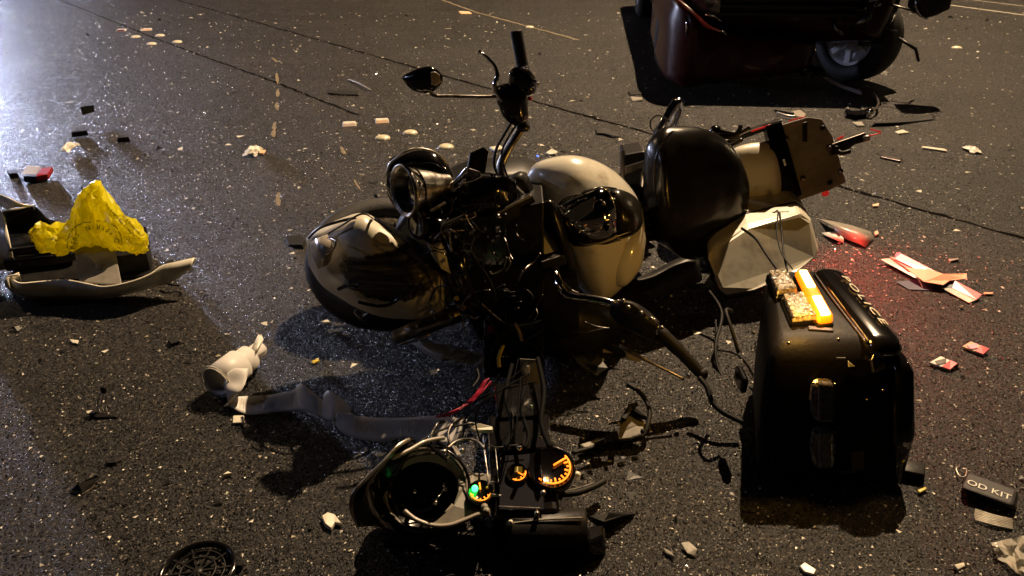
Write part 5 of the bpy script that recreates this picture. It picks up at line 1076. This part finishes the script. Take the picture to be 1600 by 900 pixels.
# OD KIT pouch
pq = [(1500, 762), (1512, 738), (1592, 766), (1588, 800)]
pt = thing('black_pouch', 'black nylon pouch printed OD KIT on the right', 'pouch', base([G(*p) for p in pq]))
w4 = [fp(x, y, .004) for x, y in pq]; tt4 = [fp(x, y, .035) for x, y in ((1502, 762), (1513, 739), (1590, 768), (1583, 790))]
MB().hexa(w4, tt4).build('pouch_body', pouch_m, pt, bevel=.008)
o_ = fp(1545, 765, .0368); xd = fp(1570, 774, .036)-fp(1522, 756, .036); yd = Vector((-xd.y, xd.x, 0))
text('letters', 'OD KIT', .032, frame_mtx(o_, xd, yd), letter, pt, .0005)
wire('carabiner', [fp(1500, 728, .012), fp(1494, 733, .012), fp(1500, 744, .012), fp(1508, 744, .014), fp(1510, 734, .012), fp(1504, 732, .01)], .0022, steel, pt)
zt = thing('cable_tie_bundle', 'bundle of thin white cable ties below the black pouch', 'cable ties', base([G(1550, 812)]))
for k in range(7):
    a = k-3
    MB().tube([fp(1522+abs(a)*.5, 796+k*2.6, .006+.002*(k % 2)), fp(1550, 803+k*3.0-a*.5, .010), fp(1582, 812+k*2.4, .006)], .0022, 5).build('cable_tie', white, zt)
cf = thing('clear_film_bag', 'shiny clear plastic film bag at the lower right edge', 'plastic bag', base([G(1585, 860)]))
rows = []
for j in range(7):
    rows.append([fp(1549+i*8+j*1.5+noise.noise(Vector((i, j, 0)))*6, 848-i*1.6+j*(4+i*1.3)+noise.noise(Vector((i*1.7, j*1.3, 5)))*5, .006+.05*abs(noise.noise(Vector((i*1.1, j*1.2, 3))))) for i in range(13)])
MB().grid(rows).build('film', film, cf, solid=.001, smooth=False)
# clear chrome-like lens strip, metal stand pieces near left
cs = thing('lens_strip', 'bright clear lens strip lying on the near left road', 'lens strip', base([G(133, 757)]))
plate('lens_piece', [fp(*p) for p in ((107, 766, .01), (122, 756, .022), (150, 742, .022), (160, 744, .01), (146, 756, .012), (128, 768, .01))], .006, chrome, cs)
plate('lens_backing', [fp(*p) for p in ((106, 770, .004), (130, 772, .004), (150, 758, .004), (140, 752, .004))], .003, darklens, cs)
ms = thing('broken_clip', 'broken black clip with steel prongs standing on the near left road', 'clip', base([G(158, 645)]))
plate('clip_base', [fp(*p) for p in ((134, 645, .012), (150, 643, .014), (178, 648, .01), (184, 652, .006), (150, 652, .008))], .010, black, ms)
for x in (153, 159, 165): wire('prong', [fp(x+3, 644, .014), fp(x, 632, .03), fp(x+2, 618, .05), fp(162, 608, .065)], .0022, steel, ms)
MB().box(fp(162, 609, .07), Vector((.008, 0, 0)), Vector((0, .006, 0)), Vector((0, 0, .012))).build('clip_head', black, ms, bevel=.002)
plate('clip_tip', [fp(134, 642, .018), fp(148, 640, .018), fp(148, 645, .016), fp(136, 646, .016)], .003, cream_clean, ms)
cl = thing('clear_shard', 'clear plastic shard glinting at the bottom edge right of the fairing', 'plastic shard', base([G(1078, 856)]))
plate('shard', [fp(*p) for p in ((1064, 848, .012), (1076, 846, .02), (1090, 858, .018), (1086, 868, .008), (1074, 864, .01))], .003, white, cl)
# round speaker grille, bottom left
gr = thing('speaker_grille', 'round black speaker grille lying at the bottom left edge', 'speaker grille', base([G(312, 885)]))
gc = G(309, 893, .012); ga = Vector((0, -.03, 1)).normalized()
MB().lathe(gc, ga, [(.078, -.004), (.080, .006), (.086, .010), (.092, .007), (.094, -.004), (.086, -.008)], 64, closed=True).build('ring', gloss, gr)
MB().lathe(gc, ga, [(.040, -.003), (.040, .003), (.044, .003), (.044, -.003)], 40, closed=True).build('inner_ring', black, gr)
MB().lathe(gc, ga, [(.062, -.003), (.062, .002), (.065, .002), (.065, -.003)], 48, closed=True).build('inner_ring', black, gr)
MB().lathe(gc, ga, [(.001, .004), (.012, .003), (.014, -.003)], 20).build('hub', black, gr)
for k in range(10):
    a = 2*math.pi*k/10+.2; d = Vector((math.cos(a), math.sin(a), 0)); e = Vector((-d.y, d.x, 0))
    MB().box(gc+d*.046, d*.036, e*.0022, Vector((0, 0, .003))).build('spoke', black, gr)
MB().box(gc+Vector((.096, .02, 0)), Vector((.008, 0, 0)), Vector((0, .006, 0)), Vector((0, 0, .006))).build('tab', black, gr)
# crumbs of glass and plastic nobody could count
def crumbs(name, m, n, smin, smax, label, seed, px=(0, 1600), dens=None, h=1):
    rnd = random.Random(seed); mb = MB()
    for k in range(n):
        t = rnd.random(); x = rnd.uniform(*px); y = 20+900*(rnd.random()**1.35)
        if dens: x, y = dens(rnd)
        p = G(x, y); s = rnd.uniform(smin, smax)*(1+rnd.random()**4)*(.45+.5*p.y/2.5); a = rnd.uniform(0, 6.28)
        vs = []
        for q in range(3):
            an = a+q*2.09+rnd.uniform(-.5, .5); vs.append(p+Vector((math.cos(an), math.sin(an), 0))*s*rnd.uniform(.4, 1.2))
        vs.append(p+Vector((rnd.uniform(-.3, .3)*s, rnd.uniform(-.3, .3)*s, s*rnd.uniform(.4, 1)*h)))
        for v in vs[:3]: v.z = .001+rnd.uniform(0, s*.4*h)
        mb.add(vs, [(0, 1, 2), (0, 1, 3), (1, 2, 3), (2, 0, 3)], 0, False)
    o = mb.build(name, m, None); tag(o, label, 'debris', None, 'stuff')
crumbs('glass_crumbs', crumb, 4500, .0022, .0065, 'tiny glittering glass crumbs scattered over the whole road', 1)
crumbs('glass_crumbs', crumb, 700, .003, .006, 'glass crumbs scattered thickly behind the motorcycle horn and tank', 4, dens=lambda r: (r.gauss(620, 190), r.gauss(225, 75)))
crumbs('glass_crumbs', crumb, 700, .003, .006, 'glass crumbs scattered thickly right of the equipment case', 6, dens=lambda r: (r.gauss(1400, 120), r.gauss(350, 110)))
crumbs('thin_shards', black, 170, .008, .022, 'thin jagged black plastic shards strewn round the motorcycle', 12, dens=lambda r: (r.gauss(800, 330), r.gauss(420, 190)), h=.18)
crumbs('thin_shards', cream_clean, 110, .005, .016, 'thin jagged pale plastic shards strewn round the motorcycle', 13, dens=lambda r: (r.gauss(850, 380), r.gauss(330, 190)), h=.15)
crumbs('thin_shards', crumb, 150, .005, .013, 'larger clear glass shards strewn round the motorcycle', 14, dens=lambda r: (r.gauss(850, 380), r.gauss(300, 170)), h=.3)
crumbs('plastic_crumbs', crumb2, 420, .003, .010, 'small tan plastic crumbs scattered around the wreck', 2, h=.4)
crumbs('dark_crumbs', black, 160, .006, .016, 'small black plastic crumbs scattered around the wreck', 3)
# tiny blue light on the road behind the tank
bl = thing('blue_light_button', 'tiny glowing blue light on the road above the fuel tank', 'small light', G(840, 244))
MB().lathe(G(840, 244), (0, 0, 1), [(.007, 0), (.007, .004), (.003, .007), (.001, .0075)], 12).build('led', blue_glow, bl)
